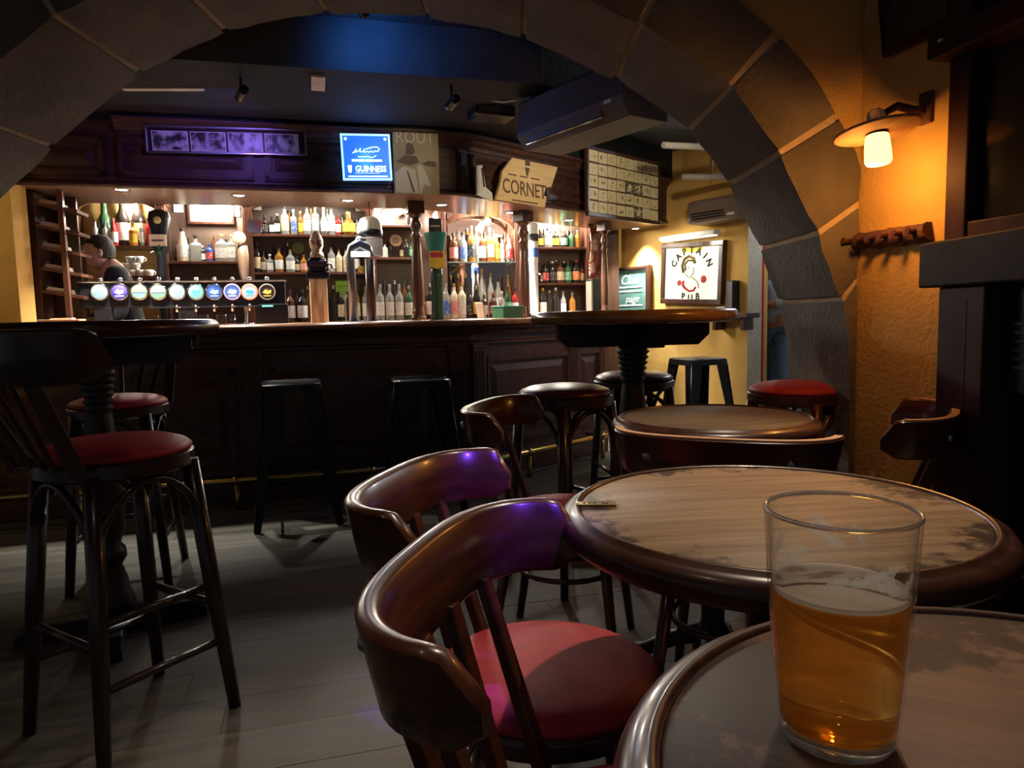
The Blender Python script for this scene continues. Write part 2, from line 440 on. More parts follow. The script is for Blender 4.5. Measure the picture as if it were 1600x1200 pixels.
# ------------------------------------------------------------------ bar counter
bar = thing('bar_counter', 'long dark mahogany bar counter with raised panels and brass foot rail', 'bar counter', PA.to_tuple())
_bi = Matrix.Translation(-PA)
def bp(mb, name, m, bevel=0.0, parent=None, smooth=None):
    return mb.xf(_bi).build(name, m, parent or bar, bevel=bevel, auto=smooth)
BT = 1.068
bp(strip(MB(), .03, .50, 0, BT - .045), 'body', barwood)
mb = MB()   # rounded counter top: stacked nosing
pr = [(-.075, BT - .045), (-.088, BT - .038), (-.092, BT - .028), (-.088, BT - .018), (-.078, BT - .010), (-.062, BT - .003), (-.045, BT)]
def sweepbar(mb, prof, end=None, start=0.0):
    k = len(prof); vs = []
    for o_, z in prof: vs += linept(o_, z, end, start)
    fs = []
    for a in range(k - 1):
        for b in range(2):
            fs.append((a * 3 + b, a * 3 + b + 1, (a + 1) * 3 + b + 1, (a + 1) * 3 + b))
    fs.append(tuple(a * 3 for a in range(k))); fs.append(tuple(a * 3 + 2 for a in reversed(range(k))))
    for b in range(2): fs.append(((k - 1) * 3 + b, (k - 1) * 3 + b + 1, b + 1, b))
    return mb.add(vs, fs)
bp(sweepbar(MB(), [(.56, BT - .04)] + pr + [(-.02, BT), (-.012, BT - .008), (.55, BT - .008), (.56, BT)][0:3] + [(.56, BT - .008)]), 'countertop', topwood, smooth=50)
bp(sweepbar(MB(), [(.03, BT - .10), (-.015, BT - .10), (-.022, BT - .09), (-.03, BT - .065), (-.055, BT - .05), (-.058, BT - .04), (.03, BT - .04)]), 'cornice', barwood, smooth=50)
bp(sweepbar(MB(), [(.03, .90), (.006, .90), (-.004, .905), (-.004, .918), (.010, .928), (.03, .93)]), 'moulding', barwood)
bp(strip(MB(), .0, .03, 0.0, .16), 'plinth', barwood, bevel=.006)
def raised_panel(F, u0, u1, z0, z1, y):
    mb = MB(); w_ = .042; d = .018
    for (a, b, c, e) in ((u0, u1, z0, z0 + w_), (u0, u1, z1 - w_, z1), (u0, u0 + w_, z0, z1), (u1 - w_, u1, z0, z1)):
        mb.box(a, b, y - d, y + .005, c, e)
        mb.box(a + .010, b - .010, y - d - .008, y - d + .002, c + .010, e - .010)
    i0, i1, k0, k1 = u0 + w_ + .012, u1 - w_ - .012, z0 + w_ + .012, z1 - w_ - .012; c_ = .05
    mb.hexa([(i0, y + .002, k0), (i1, y + .002, k0), (i1, y + .002, k1), (i0, y + .002, k1), (i0 + c_, y - .014, k0 + c_), (i1 - c_, y - .014, k0 + c_), (i1 - c_, y - .014, k1 - c_), (i0 + c_, y - .014, k1 - c_)])
    mb.xf(F); return mb
for u0, u1 in ((.62, 1.18), (1.30, 1.86), (2.06, 3.06)):
    bp(raised_panel(FA, u0, u1, .24, .80, .03), 'panel', barwood)
bp(raised_panel(FB, .12, .98, .22, .82, .03), 'panel', barwood)
bp(raised_panel(FB, 1.06, 1.36, .22, .82, .03), 'panel', barwood)
for F, u in ((FA, 3.20), (FA, 1.96), (FB, 1.02), (FB, .06)):      # fluted pilasters
    mb = MB()
    mb.box(u - .055, u + .055, .0, .04, .16, .90)
    for k in (-.034, -.017, 0, .017, .034): mb.box(u + k - .005, u + k + .005, -.006, .004, .22, .86)
    mb.box(u - .062, u + .062, -.012, .04, .88, .905); mb.box(u - .062, u + .062, -.012, .04, .16, .20)
    mb.xf(F); bp(mb, 'pilaster', barwood, bevel=.002)
mb = MB(); pts = linept(-.15, .17); mb.tube([pts[0], pts[1] - dA * .03, pts[1] + dB * .03, pts[2]], .019, 10)
bp(mb, 'foot_rail', brass)
for F, us in ((FA, (1.05, 1.85, 2.62)), (FB, (.35, 1.15))):
    for u in us:
        mb = MB(); mb.tube([(u, -.15, .17), (u, -.15, .06), (u, -.15, .0)], [.016, .012, .02], 8); mb.tube([(u, -.15, .17), (u, .01, .17)], .011, 8)
        mb.lathe([(0.0, -.026), (.02, -.022), (.027, 0), (.02, .022), (0, .026)], 10, (u, -.15, .17)); mb.xf(F); bp(mb, 'rail_bracket', brass)

# ------------------------------------------------------------------ canopy over the bar
CZ, CT = 1.87, 2.25
can = thing('bar_canopy', 'dark panelled wooden canopy hanging over the bar', 'canopy', (PA.x, PA.y, CZ))
_ci = Matrix.Translation((-PA.x, -PA.y, -CZ))
def cp(mb, name, m, bevel=0.0, smooth=None):
    return mb.xf(_ci).build(name, m, can, bevel=bevel, auto=smooth)
CS = .70
cp(strip(MB(), .15, .78, CZ, CZ + .025, LD, CS), 'soffit', soffwood)
cp(strip(MB(), .165, .20, CZ + .02, CT, LD, CS), 'fascia', canwood)
cp(strip(MB(), .74, .78, CZ + .02, CT, LD, CS), 'rear_fascia', canwood)
cp(sweepbar(MB(), [(.17, CZ), (.142, CZ), (.136, CZ + .008), (.142, CZ + .022), (.158, CZ + .035), (.17, CZ + .04)], LD, CS), 'lower_moulding', canwood)
cp(sweepbar(MB(), [(.17, CT - .085), (.150, CT - .085), (.146, CT - .06), (.125, CT - .045), (.120, CT - .025), (.085, CT - .012), (.08, CT), (.17, CT)], LD, 1.28), 'cornice', canwood, smooth=45)
for F, u0, u1 in ((FA, .80, 1.22), (FA, 1.28, 2.02), (FA, 2.08, 3.02), (FB, .16, .80), (FB, .88, 1.52), (FB, 1.70, 2.40)):
    cp(raised_panel(F, u0, u1, CZ + .055, CT - .10, .165), 'panel', canwood)
for F, u in ((FB, .085), (FB, .84), (FB, 1.60), (FB, 2.45), (FA, 3.12)):
    mb = MB(); mb.box(u - .035, u + .035, .145, .17, CZ + .035, CT - .085); mb.box(u - .02, u + .02, .138, .15, CZ + .06, CT - .11); mb.xf(F); cp(mb, 'pilaster', canwood, bevel=.003)
# dark bulkhead between canopy and ceiling
o = strip(MB(), .13, .80, CT - .01, 2.53, LD + .05, CS - .5).build('wall_bulkhead', blackpaint); struct(o)
BHZ = 2.275     # dropped bulkhead in front of the canopy, its face catches the blue lamp
q0 = linept(-.84, 0); q1 = linept(.14, 0)
st = (3.24 - q0[0].y) / dA.y
e0 = q0[1] + dB * .55; e1 = q1[1] + dB * .75
poly = [q0[0] + dA * st, q0[1], e0, e1, q1[1], q1[0] + dA * (CS - .5), Vector((-3.6, 3.24, 0))]
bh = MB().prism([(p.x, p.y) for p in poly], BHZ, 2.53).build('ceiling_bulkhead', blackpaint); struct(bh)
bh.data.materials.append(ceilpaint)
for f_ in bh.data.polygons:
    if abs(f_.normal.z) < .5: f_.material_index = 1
# recessed downlights in the soffit
lens = mat('downlight_lens', (1, 1, 1), 0.4, emit=(1.0, 0.93, 0.82), estr=10)
dl_px = [(190, 296), (373, 305), (543, 313), (690, 320), (797, 332), (888, 344), (993, 357)]
posn = ['above the lit tap rail', 'second from the left end', 'left of the blue sign end', 'under the drawn poster', 'under the wooden board', 'right of the turned posts', 'nearest the ochre wall']
for (x, y), ps in zip(dl_px, posn):
    p = atZ(x, y, CZ)
    t = thing('recessed_downlight', 'small round white downlight in bar soffit, ' + ps, 'downlight', (p.x, p.y, CZ), 0, 'downlights in the bar soffit')
    MB().lathe([(.034, -.001), (.042, -.006), (.046, -.003), (.046, .0005)], 20).build('trim_ring', chrome, t)
    MB().lathe([(0, -.002), (.034, -.002)], 20).build('lens', lens, t)
    lamp('SPOT', 'downlight_lamp', (0, 0, -.012), 100, (0.98, 0.97, 0.88), aim=(0, 0, -1), parent=t, size=.03, angle=90, blend=.7)
# ------------------------------------------------------------------ pub tables
def worn_top(name, base, base2, dark, edge_r, axis_scale, wear=.22):
    m = bpy.data.materials.new(name); m.use_nodes = True; nt = m.node_tree; L = nt.links; b = nt.nodes['Principled BSDF']
    b.inputs['Roughness'].default_value = .56; b.inputs['Specular IOR Level'].default_value = .3; b.inputs['Coat Weight'].default_value = 0; b.inputs['Coat Roughness'].default_value = .25
    tc = nt.nodes.new('ShaderNodeTexCoord'); mp = nt.nodes.new('ShaderNodeMapping'); mp.inputs['Scale'].default_value = axis_scale
    L.new(tc.outputs['Object'], mp.inputs['Vector'])
    nz = nt.nodes.new('ShaderNodeTexNoise'); nz.inputs['Scale'].default_value = 1; nz.inputs['Detail'].default_value = 8; nz.inputs['Roughness'].default_value = .65
    L.new(mp.outputs[0], nz.inputs['Vector'])
    cr = nt.nodes.new('ShaderNodeValToRGB'); cr.color_ramp.elements[0].position = .32; cr.color_ramp.elements[1].position = .68
    cr.color_ramp.elements[0].color = rgb(base); cr.color_ramp.elements[1].color = rgb(base2); L.new(nz.outputs['Fac'], cr.inputs['Fac'])
    # worn dark stains: patches with a shape of their own, denser towards the rim
    n2 = nt.nodes.new('ShaderNodeTexNoise'); n2.inputs['Scale'].default_value = 11; n2.inputs['Detail'].default_value = 9; n2.inputs['Roughness'].default_value = .7
    L.new(tc.outputs['Object'], n2.inputs['Vector'])
    fl_ = nt.nodes.new('ShaderNodeVectorMath'); fl_.operation = 'MULTIPLY'; fl_.inputs[1].default_value = (1, 1, 0); L.new(tc.outputs['Object'], fl_.inputs[0])
    ln = nt.nodes.new('ShaderNodeVectorMath'); ln.operation = 'LENGTH'; L.new(fl_.outputs[0], ln.inputs[0])
    mr = nt.nodes.new('ShaderNodeMapRange'); mr.inputs['From Min'].default_value = edge_r * .72; mr.inputs['From Max'].default_value = edge_r
    mr.inputs['To Min'].default_value = 0; mr.inputs['To Max'].default_value = wear; L.new(ln.outputs['Value'], mr.inputs['Value'])
    ad = nt.nodes.new('ShaderNodeMath'); L.new(n2.outputs['Fac'], ad.inputs[0]); L.new(mr.outputs[0], ad.inputs[1])
    c2 = nt.nodes.new('ShaderNodeValToRGB'); c2.color_ramp.elements[0].position = .66; c2.color_ramp.elements[1].position = .74
    L.new(ad.outputs[0], c2.inputs['Fac'])
    mx = nt.nodes.new('ShaderNodeMix'); mx.data_type = 'RGBA'; mx.inputs['B'].default_value = rgb(dark)
    L.new(c2.outputs['Color'], mx.inputs['Factor']); L.new(cr.outputs['Color'], mx.inputs['A']); L.new(mx.outputs['Result'], b.inputs['Base Color'])
    bp_ = nt.nodes.new('ShaderNodeBump'); bp_.inputs['Strength'].default_value = .12; bp_.inputs['Distance'].default_value = .004
    L.new(nz.outputs['Fac'], bp_.inputs['Height']); L.new(bp_.outputs[0], b.inputs['Normal'])
    return m
top_mid = worn_top('worn_oak_top', (.20, .115, .060), (.38, .235, .130), (.055, .030, .018), .29, (5, 60, 20), .19)
top_near = worn_top('worn_walnut_top', (.105, .052, .032), (.175, .095, .058), (.035, .018, .012), .19, (5, 50, 20))
top_far = worn_top('glossy_walnut_top', (.10, .062, .035), (.17, .11, .06), (.05, .03, .018), .40, (5, 40, 20))
TZ = 0.78
def pub_table(label, x, y, rr, m, rot=0.0):
    t = thing('round_pub_table', label, 'table', (x, y, 0), rot, 'round pub tables')
    MB().lathe([(0, TZ - .004), (rr - .036, TZ - .004), (rr - .034, TZ - .006)], 72).build('tabletop', m, t)
    prof = [(rr - .034, TZ - .014), (rr - .033, TZ - .004), (rr - .028, TZ), (rr - .024, TZ - .001), (rr - .021, TZ - .006), (rr - .015, TZ - .007),
            (rr - .006, TZ - .012), (rr, TZ - .022), (rr, TZ - .034), (rr - .006, TZ - .042), (rr - .016, TZ - .046), (rr - .020, TZ - .052), (rr - .03, TZ - .056), (rr - .10, TZ - .056), (0, TZ - .056)]
    MB().lathe(prof, 72).build('edge_moulding', mahog, t, auto=60)
    MB().lathe([(0, TZ - .055), (.12, TZ - .055), (.12, TZ - .07), (.05, TZ - .085), (.035, TZ - .11), (.032, .5), (.045, .46), (.05, .42), (.035, .38), (.034, .16), (.055, .12), (.06, .07), (0, .07)], 20).build('column', castiron, t)
    for k in range(4):
        a = math.pi / 4 + k * math.pi / 2; c, s_ = math.cos(a), math.sin(a)
        MB().tube([(.03 * c, .03 * s_, .12), (.12 * c, .12 * s_, .085), (.2 * c, .2 * s_, .04), (.27 * c, .27 * s_, .022)], [.03, .026, .022, .022], 8).build('foot', castiron, t)
    return t
T2 = pub_table('round table with oak top and brass number plate, in the middle', .395, 1.08, .325, top_mid, R(6))
T3 = pub_table('small round table with glossy dark top, behind the chair back', .585, 2.05, .295, top_far, R(20))
T1 = pub_table('round worn table carrying the pint glass, nearest', .372, .405, .315, top_near, R(-25))
# number plate
p = atZ(931, 786, TZ)
pl = thing('number_plate', 'small brass number plate screwed to the middle oak table', 'plate', (p.x, p.y, TZ - .002), R(-4))
MB().box(-.032, .032, -.009, .009, 0, .0022).build('plate', brass, pl, bevel=.001)
for i, xx in enumerate((-.018, -.010, -.002, .012, .017)):
    MB().box(xx - .003, xx + .002, -.004 + .001 * (i % 2), .0045, .002, .0027).build('engraving', brownink, pl)
for xx in (-.028, .028):
    MB().lathe([(0, .0035), (.0018, .003), (.0022, .002)], 8, (xx, 0, 0)).build('screw', steel, pl)

# ------------------------------------------------------------------ pint of beer
g0 = atZ(1306, 1142, TZ)
def thin_glass(name, tint, fres=1.45, gloss=0.0):
    # thin-walled glass: light passes straight through, edges and grazing angles mirror
    m = bpy.data.materials.new(name); m.use_nodes = True; nt = m.node_tree; L = nt.links; nt.nodes.remove(nt.nodes['Principled BSDF'])
    tr = nt.nodes.new('ShaderNodeBsdfTransparent'); tr.inputs['Color'].default_value = rgb(tint)
    gs = nt.nodes.new('ShaderNodeBsdfGlossy'); gs.inputs['Roughness'].default_value = .02
    lw = nt.nodes.new('ShaderNodeLayerWeight'); lw.inputs['Blend'].default_value = .5; pw_ = nt.nodes.new('ShaderNodeMath'); pw_.operation = 'POWER'; pw_.inputs[1].default_value = 4.0; L.new(lw.outputs['Facing'], pw_.inputs[0])
    fr = nt.nodes.new('ShaderNodeMath'); fr.operation = 'MULTIPLY_ADD'; fr.inputs[1].default_value = .75; fr.inputs[2].default_value = .03; L.new(pw_.outputs[0], fr.inputs[0])
    mx = nt.nodes.new('ShaderNodeMixShader'); L.new(fr.outputs[0], mx.inputs[0]); L.new(tr.outputs[0], mx.inputs[1]); L.new(gs.outputs[0], mx.inputs[2])
    L.new(mx.outputs[0], nt.nodes['Material Output'].inputs['Surface']); return m
clear = thin_glass('clear_glass', (.985, .99, .985), 1.24)
beer = mat('amber_beer', (1.0, .70, .24), 0.02, trans=1.0, ior=1.33)
nt = beer.node_tree; pb = nt.nodes['Principled BSDF']; pb.inputs['Base Color'].default_value = (1.0, .62, .17, 1)
tl_ = nt.nodes.new('ShaderNodeBsdfTranslucent'); tl_.inputs['Color'].default_value = (.66, .27, .03, 1)
tp_ = nt.nodes.new('ShaderNodeBsdfTransparent'); tp_.inputs['Color'].default_value = (.95, .52, .11, 1)
m1_ = nt.nodes.new('ShaderNodeMixShader'); m1_.inputs[0].default_value = .42; m2_ = nt.nodes.new('ShaderNodeMixShader'); m2_.inputs[0].default_value = .34
nt.links.new(tl_.outputs[0], m1_.inputs[1]); nt.links.new(tp_.outputs[0], m1_.inputs[2])
nt.links.new(pb.outputs[0], m2_.inputs[1]); nt.links.new(m1_.outputs[0], m2_.inputs[2]); nt.links.new(m2_.outputs[0], nt.nodes['Material Output'].inputs['Surface'])
foam = mat('beer_foam', (.78, .70, .62), .6, col2=(.62, .50, .42), scale=(60, 60, 60), bump=.3)
foam.node_tree.nodes['Principled BSDF'].inputs['Alpha'].default_value = .75
nt = foam.node_tree; tl_ = nt.nodes.new('ShaderNodeBsdfTranslucent'); tl_.inputs['Color'].default_value = (.85, .78, .68, 1); m1_ = nt.nodes.new('ShaderNodeMixShader'); m1_.inputs[0].default_value = .5
nt.links.new(nt.nodes['Principled BSDF'].outputs[0], m1_.inputs[1]); nt.links.new(tl_.outputs[0], m1_.inputs[2]); nt.links.new(m1_.outputs[0], nt.nodes['Material Output'].inputs['Surface'])
lacing = bpy.data.materials.new('foam_film'); lacing.use_nodes = True; nt = lacing.node_tree; nt.nodes.remove(nt.nodes['Principled BSDF'])
tl_ = nt.nodes.new('ShaderNodeBsdfTranslucent'); tl_.inputs['Color'].default_value = (.95, .92, .88, 1); df_ = nt.nodes.new('ShaderNodeBsdfDiffuse'); df_.inputs['Color'].default_value = (.95, .92, .88, 1); tp_ = nt.nodes.new('ShaderNodeBsdfTransparent')
m1_ = nt.nodes.new('ShaderNodeMixShader'); m2_ = nt.nodes.new('ShaderNodeMixShader'); nz = nt.nodes.new('ShaderNodeTexNoise'); nz.inputs['Scale'].default_value = 160; mr = nt.nodes.new('ShaderNodeMapRange'); mr.inputs['From Min'].default_value = .35; mr.inputs['From Max'].default_value = .7; mr.inputs['To Min'].default_value = .15; mr.inputs['To Max'].default_value = .6
nt.links.new(nz.outputs['Fac'], mr.inputs['Value']); nt.links.new(mr.outputs[0], m2_.inputs[0])
nt.links.new(tl_.outputs[0], m1_.inputs[1]); nt.links.new(df_.outputs[0], m1_.inputs[2]); nt.links.new(tp_.outputs[0], m2_.inputs[1]); nt.links.new(m1_.outputs[0], m2_.inputs[2]); nt.links.new(m2_.outputs[0], nt.nodes['Material Output'].inputs['Surface'])
GH = .165; rb_, rt_ = .0385, .0505
gl = thing('pint_glass', 'pint glass about two thirds full of amber beer', 'glass', (g0.x, g0.y, TZ - .0038), 0)
wall = .0022
def gr(z): return rb_ + (rt_ - rb_) * (z / GH) ** .75
outer = [(0, .001), (rb_ - .004, 0), (rb_ - .001, .002)] + [(gr(z), z) for z in (.006, .015, .03, .05, .07, .09, .11, .125, .140, .155, .161)]
rim = [(gr(.163) + .0004, .1635), (gr(.165) - .0008, GH), (gr(.163) - wall, .1635)]
inner = [(gr(z) - wall, z) for z in (.161, .155, .140, .125, .11, .09, .07, .05, .03, .02, .014)] + [(rb_ - .008, .011), (0, .010)]
MB().lathe(outer + rim + inner, 64).build('glass_wall', clear, gl)
solidglass = mat('solid_glass', (.96, .98, .97), .02, trans=.85, ior=1.45)
MB().tube([((gr(.165) - .0012) * math.cos(R(a * 5)), (gr(.165) - .0012) * math.sin(R(a * 5)), GH) for a in range(72)], .0017, 8, closed=True).build('rim', solidglass, gl)
MB().lathe([(0, .0012), (rb_ - .004, .0008), (rb_ - .0014, .003), (rb_ - .001, .008), (0, .0092)], 48).build('base', solidglass, gl)
BL = .108
bprof = [(0, .0096)] + [(rb_ - .0079, .0106)] + [(gr(z) - wall + .0004, z) for z in (.0143, .02, .03, .05, .07, .09, BL - .001)] + [(gr(BL) - wall + .0004, BL), (0, BL)]
MB().lathe(bprof, 64).build('beer', beer, gl)
fr = gr(BL) - wall - .0004
MB().lathe([(0, BL + .0002), (fr, BL + .0002), (fr, BL + .0036), (fr - .0025, BL + .0030), (fr - .006, BL + .0012), (0, BL + .0008)], 64).build('foam', foam, gl)
lrng = random.Random(5)    # lacing left on the inside of the glass: smears following the wall
for a0, z0, da, dz, ln_ in ((R(-110), .128, .07, .0009, 14), (R(60), .125, .06, .0014, 12), (R(70), .138, .05, .0012, 9), (R(95), .122, .07, -.0012, 10), (R(40), .128, .045, .0022, 8), (R(-88), .130, .06, -.001, 9), (R(-60), .120, .05, .0012, 8), (R(120), .138, .05, -.002, 7), (R(-125), .125, .05, .001, 7)):
    pts = []
    for k in range(ln_):
        a = a0 + da * k; z = z0 + dz * k + lrng.uniform(-.001, .001)
        rr = gr(z) - wall - .0005; pts.append((rr * math.cos(a), rr * math.sin(a), z, lrng.uniform(.002, .007) * math.sin(math.pi * (k + .6) / ln_)))
    vs = []; fs = []
    for a, b, z, h in pts: vs += [(a, b, z - h), (a, b, z + h)]
    for k in range(len(pts) - 1): fs.append((2 * k, 2 * k + 2, 2 * k + 3, 2 * k + 1))
    lo = MB().add(vs, fs, True).build('foam_lacing', lacing, gl); md = lo.modifiers.new('solid', 'SOLIDIFY'); md.thickness = .0004

# ------------------------------------------------------------------ bistro chairs with a wrapped-round back rail
def rail_x(y, w_, back, front):
    return back + (front - back) * (1 - max(0.0, 1 - (abs(y) / w_) ** 2.78) ** .31)
def rail_path(w_, back, front, n=36):
    # plan of the rail in chair coordinates, chair faces +x
    pts = []
    for k in range(n + 1):
        t = -1 + 2 * k / n
        a = t * R(90)
        x = back + (front - back) * (1 - max(0.0, math.cos(a)) ** .62); y = math.copysign(abs(math.sin(a)) ** .72, a) * w_
        pts.append(Vector((x, y, 0)))
    return pts
def build_rail(w_, back, front, z0, z1, th, lean, endr):
    pts = rail_path(w_, back, front); n = len(pts); mb = MB(); vs = []; fs = []
    L_ = [0]
    for a, b in zip(pts, pts[1:]): L_.append(L_[-1] + (b - a).length)
    tot = L_[-1]; q = 10
    for i, p in enumerate(pts):
        t = (pts[min(n - 1, i + 1)] - pts[max(0, i - 1)]).normalized(); nrm = Vector((t.y, -t.x, 0))     # outward
        if nrm.dot(p - Vector((front + .05, 0, 0))) < 0: nrm = -nrm
        e = min(L_[i], tot - L_[i]); cut = 0.0
        if e < endr: cut = endr - math.sqrt(max(0, endr ** 2 - (endr - e) ** 2))
        za = z0 + cut * .45; zb = z1 - cut
        h2 = th / 2; c_ = .006
        sec = [(-h2, za + c_), (-h2 + c_, za), (h2 - c_, za), (h2, za + c_), (h2, (za + zb) / 2), (h2, zb - c_), (h2 - c_, zb - .001), (0, zb), (-h2 + c_, zb - .001), (-h2, zb - c_), (-h2, (za + zb) / 2)]
        for o_, z in sec:
            vs.append(p + nrm * (o_ + lean * (z - z0) / (z1 - z0)) + Vector((0, 0, z)))
        q = len(sec)
    for i in range(n - 1):
        for j in range(q): fs.append((i * q + j, i * q + (j + 1) % q, (i + 1) * q + (j + 1) % q, (i + 1) * q + j))
    fs.append(tuple(reversed(range(q)))); fs.append(tuple((n - 1) * q + j for j in range(q)))
    mb.add(vs, fs, True); return mb
def bistro_chair(label, x, y, rot, seat=redvinyl, rail_mat=chairwood, edge=None, sz=.47, rz=.80, w_=.232):
    t = thing('bistro_chair', label, 'chair', (x, y, 0), rot, 'bistro chairs round the tables')
    MB().lathe([(0, sz), (.08, sz - .001), (.15, sz - .004), (.185, sz - .010), (.198, sz - .020), (.198, sz - .030), (0, sz - .030)], 40, sx=1.02, sy=1.0).build('seat_pad', seat, t)
    MB().lathe([(0, sz - .030), (.200, sz - .030), (.205, sz - .036), (.205, sz - .062), (.198, sz - .068), (0, sz - .068)], 40).build('seat_frame', rail_mat, t, auto=50)
    bk, fr_ = -.275, -.13
    r_ = build_rail(w_, bk, fr_, rz - .105, rz, .026, .022, .05).build('back_rail', rail_mat, t, auto=55)
    if edge is not None:      # pale strip along the top edge of the rail
        pts = rail_path(w_, bk, fr_); mb = MB(); vs = []; fs = []; n = len(pts)
        for i, p_ in enumerate(pts[2:-2]):
            tt = (pts[min(n - 1, i + 3)] - pts[i + 1]).normalized(); nn = Vector((tt.y, -tt.x, 0))
            if nn.dot(p_ - Vector((fr_ + .05, 0, 0))) < 0: nn = -nn
            for o_, z in ((.012, rz + .0008), (.012 + .019, rz + .0008), (.012 + .019, rz - .003), (.012, rz - .003)): vs.append(p_ + nn * (o_) + Vector((0, 0, z)))
        k = len(vs) // 4
        for i in range(k - 1):
            for j in range(4): fs.append((i * 4 + j, i * 4 + (j + 1) % 4, i * 4 + 4 + (j + 1) % 4, i * 4 + 4 + j))
        mb.add(vs, fs).build('pale_edge', edge, r_)
    # splats between seat and rail
    for yy in (-.15, -.052, .052, .15):
        xb = rail_x(yy, w_, bk, fr_) + .004
        MB().beam((-.155 - (.03 if abs(yy) < .1 else 0), yy * .86, sz - .05), (xb, yy, rz - .095), .034, .020, .030, .016, up=Vector((1, 0, 0))).build('splat', rail_mat, t, bevel=.003)
    for yy in (-.15, .15):
        a = math.copysign(R(18), yy); xb = rail_x(yy, w_, bk, fr_)
        d_ = Vector((-math.cos(a), math.sin(a), 0)); c = Vector((xb, yy, rz - .052)) + d_ * .024
        mb = MB(); mb.lathe([(0, .012), (.007, .010), (.011, .004), (.012, 0)], 12); mb.xf(Matrix.Translation(c) @ d_.to_track_quat('Z', 'Y').to_matrix().to_4x4()); mb.build('bolt', steel, r_)
    for sx_, sy_ in ((1, 1), (1, -1), (-1, 1), (-1, -1)):
        x0, y0 = .14 * sx_, .13 * sy_; x1, y1 = (.185 if sx_ > 0 else -.215), .175 * sy_
        MB().tube([(x0, y0, sz - .05), (x1, y1, 0)], [.019, .013], 10).build('leg', rail_mat, t)
    ring = [(.128 * math.cos(k * math.pi / 14), .128 * math.sin(k * math.pi / 14), sz - .20) for k in range(28)]
    MB().tube([(p_[0] * 1.2, p_[1] * 1.2, p_[2]) for p_ in ring], .009, 8, closed=True).build('leg_ring', rail_mat, t)
    return t
C1 = bistro_chair('red-seated bistro chair in the foreground, its rail nearest the camera', .16, .785, R(-15), sz=.445)
C2 = bistro_chair('bistro chair with half-shaded red seat, second from the camera', .05, 1.215, R(-16))
C3 = bistro_chair('bistro chair with red seat beyond the middle table, near the bar', .165, 2.25, R(-17))
C4 = bistro_chair('bistro chair with its back turned, pale top edge, behind middle table', .57, 1.83, R(66), rail_mat=chairwood, edge=ply)
C5 = bistro_chair('bistro chair standing with its back to the fireplace', .955, 2.075, R(149), edge=ply)

# ------------------------------------------------------------------ bar stools
def stool_base(t, sz, pad, rs, wood, legr=.021, spread_=.045, braces=True):
    MB().lathe([(0, sz + .004), (rs * .45, sz + .002), (rs * .75, sz - .006), (rs * .93, sz - .018), (rs, sz - .030), (rs * .98, sz - .040), (0, sz - .040)], 40).build('seat_pad', pad, t)
    MB().lathe([(0, sz - .040), (rs - .004, sz - .040), (rs + .004, sz - .045), (rs + .004, sz - .078), (rs - .004, sz - .084), (0, sz - .084)], 40).build('seat_ring', wood, t, auto=50)
    q = rs * .68
    for sx_, sy_ in ((1, 1), (1, -1), (-1, 1), (-1, -1)):
        MB().tube([(q * sx_, q * sy_, sz - .07), ((q + spread_ * .5) * sx_, (q + spread_ * .5) * sy_, sz * .45), ((q + spread_) * sx_, (q + spread_) * sy_, 0)], [legr, legr * .95, legr * .72], 10).build('leg', wood, t)
    def lp(sx_, sy_, z):
        k = q + spread_ * (1 - z / sz); return Vector((k * sx_, k * sy_, z))
    if braces:
        ord_ = ((1, 1), (-1, 1), (-1, -1), (1, -1))
        for k in range(4):
            a = ord_[k]; b = ord_[(k + 1) % 4]
            p0 = lp(*a, sz - .26); p1 = lp(*b, sz - .26); m_ = (p0 + p1) / 2
            pts = []
            for j in range(13):
                s_ = j / 12; hh = math.sin(math.pi * s_) ** .6
                pp = p0.lerp(p1, s_); pp = pp + (Vector((0, 0, 0)) - Vector((m_.x, m_.y, 0))) * (-.10 * hh); pp.z = sz - .26 + .165 * hh; pts.append(pp)
            MB().tube(pts, .010, 8).build('arched_brace', wood, t)
    return lp
def stretchers(t, lp, zs, wood, r_=.010):
    ord_ = ((1, 1), (-1, 1), (-1, -1), (1, -1))
    for k in range(4):
        for z in zs[k % len(zs)]:
            MB().tube([lp(*ord_[k], z), lp(*ord_[(k + 1) % 4], z)], r_, 8).build('stretcher', wood, t)
def round_stool(label, x, y, rot, pad, wood, sz=.80, rs=.19):
    t = thing('round_bar_stool', label, 'stool', (x, y, 0), rot, 'round bar stools')
    lp = stool_base(t, sz, pad, rs, wood)
    stretchers(t, lp, [(.24,), (.33,)], wood)
    return t
def P_at(px, py, z): q = atZ(px, py, z); return q.x, q.y
x, y = P_at(882, 601, .80); round_stool('round bar stool with dark maroon seat, left of the high table column', x, y, R(38), darkvinyl, darkwood)
x, y = P_at(990, 580, .80); round_stool('round bar stool with dark seat, partly hidden behind the high table column', x, y, R(10), darkvinyl, darkwood)
x, y = P_at(1247, 595, .79); round_stool('round bar stool with bright red seat beside the stone pier', x - .015, y - .03, R(45), redvinyl, chairwood, sz=.79)
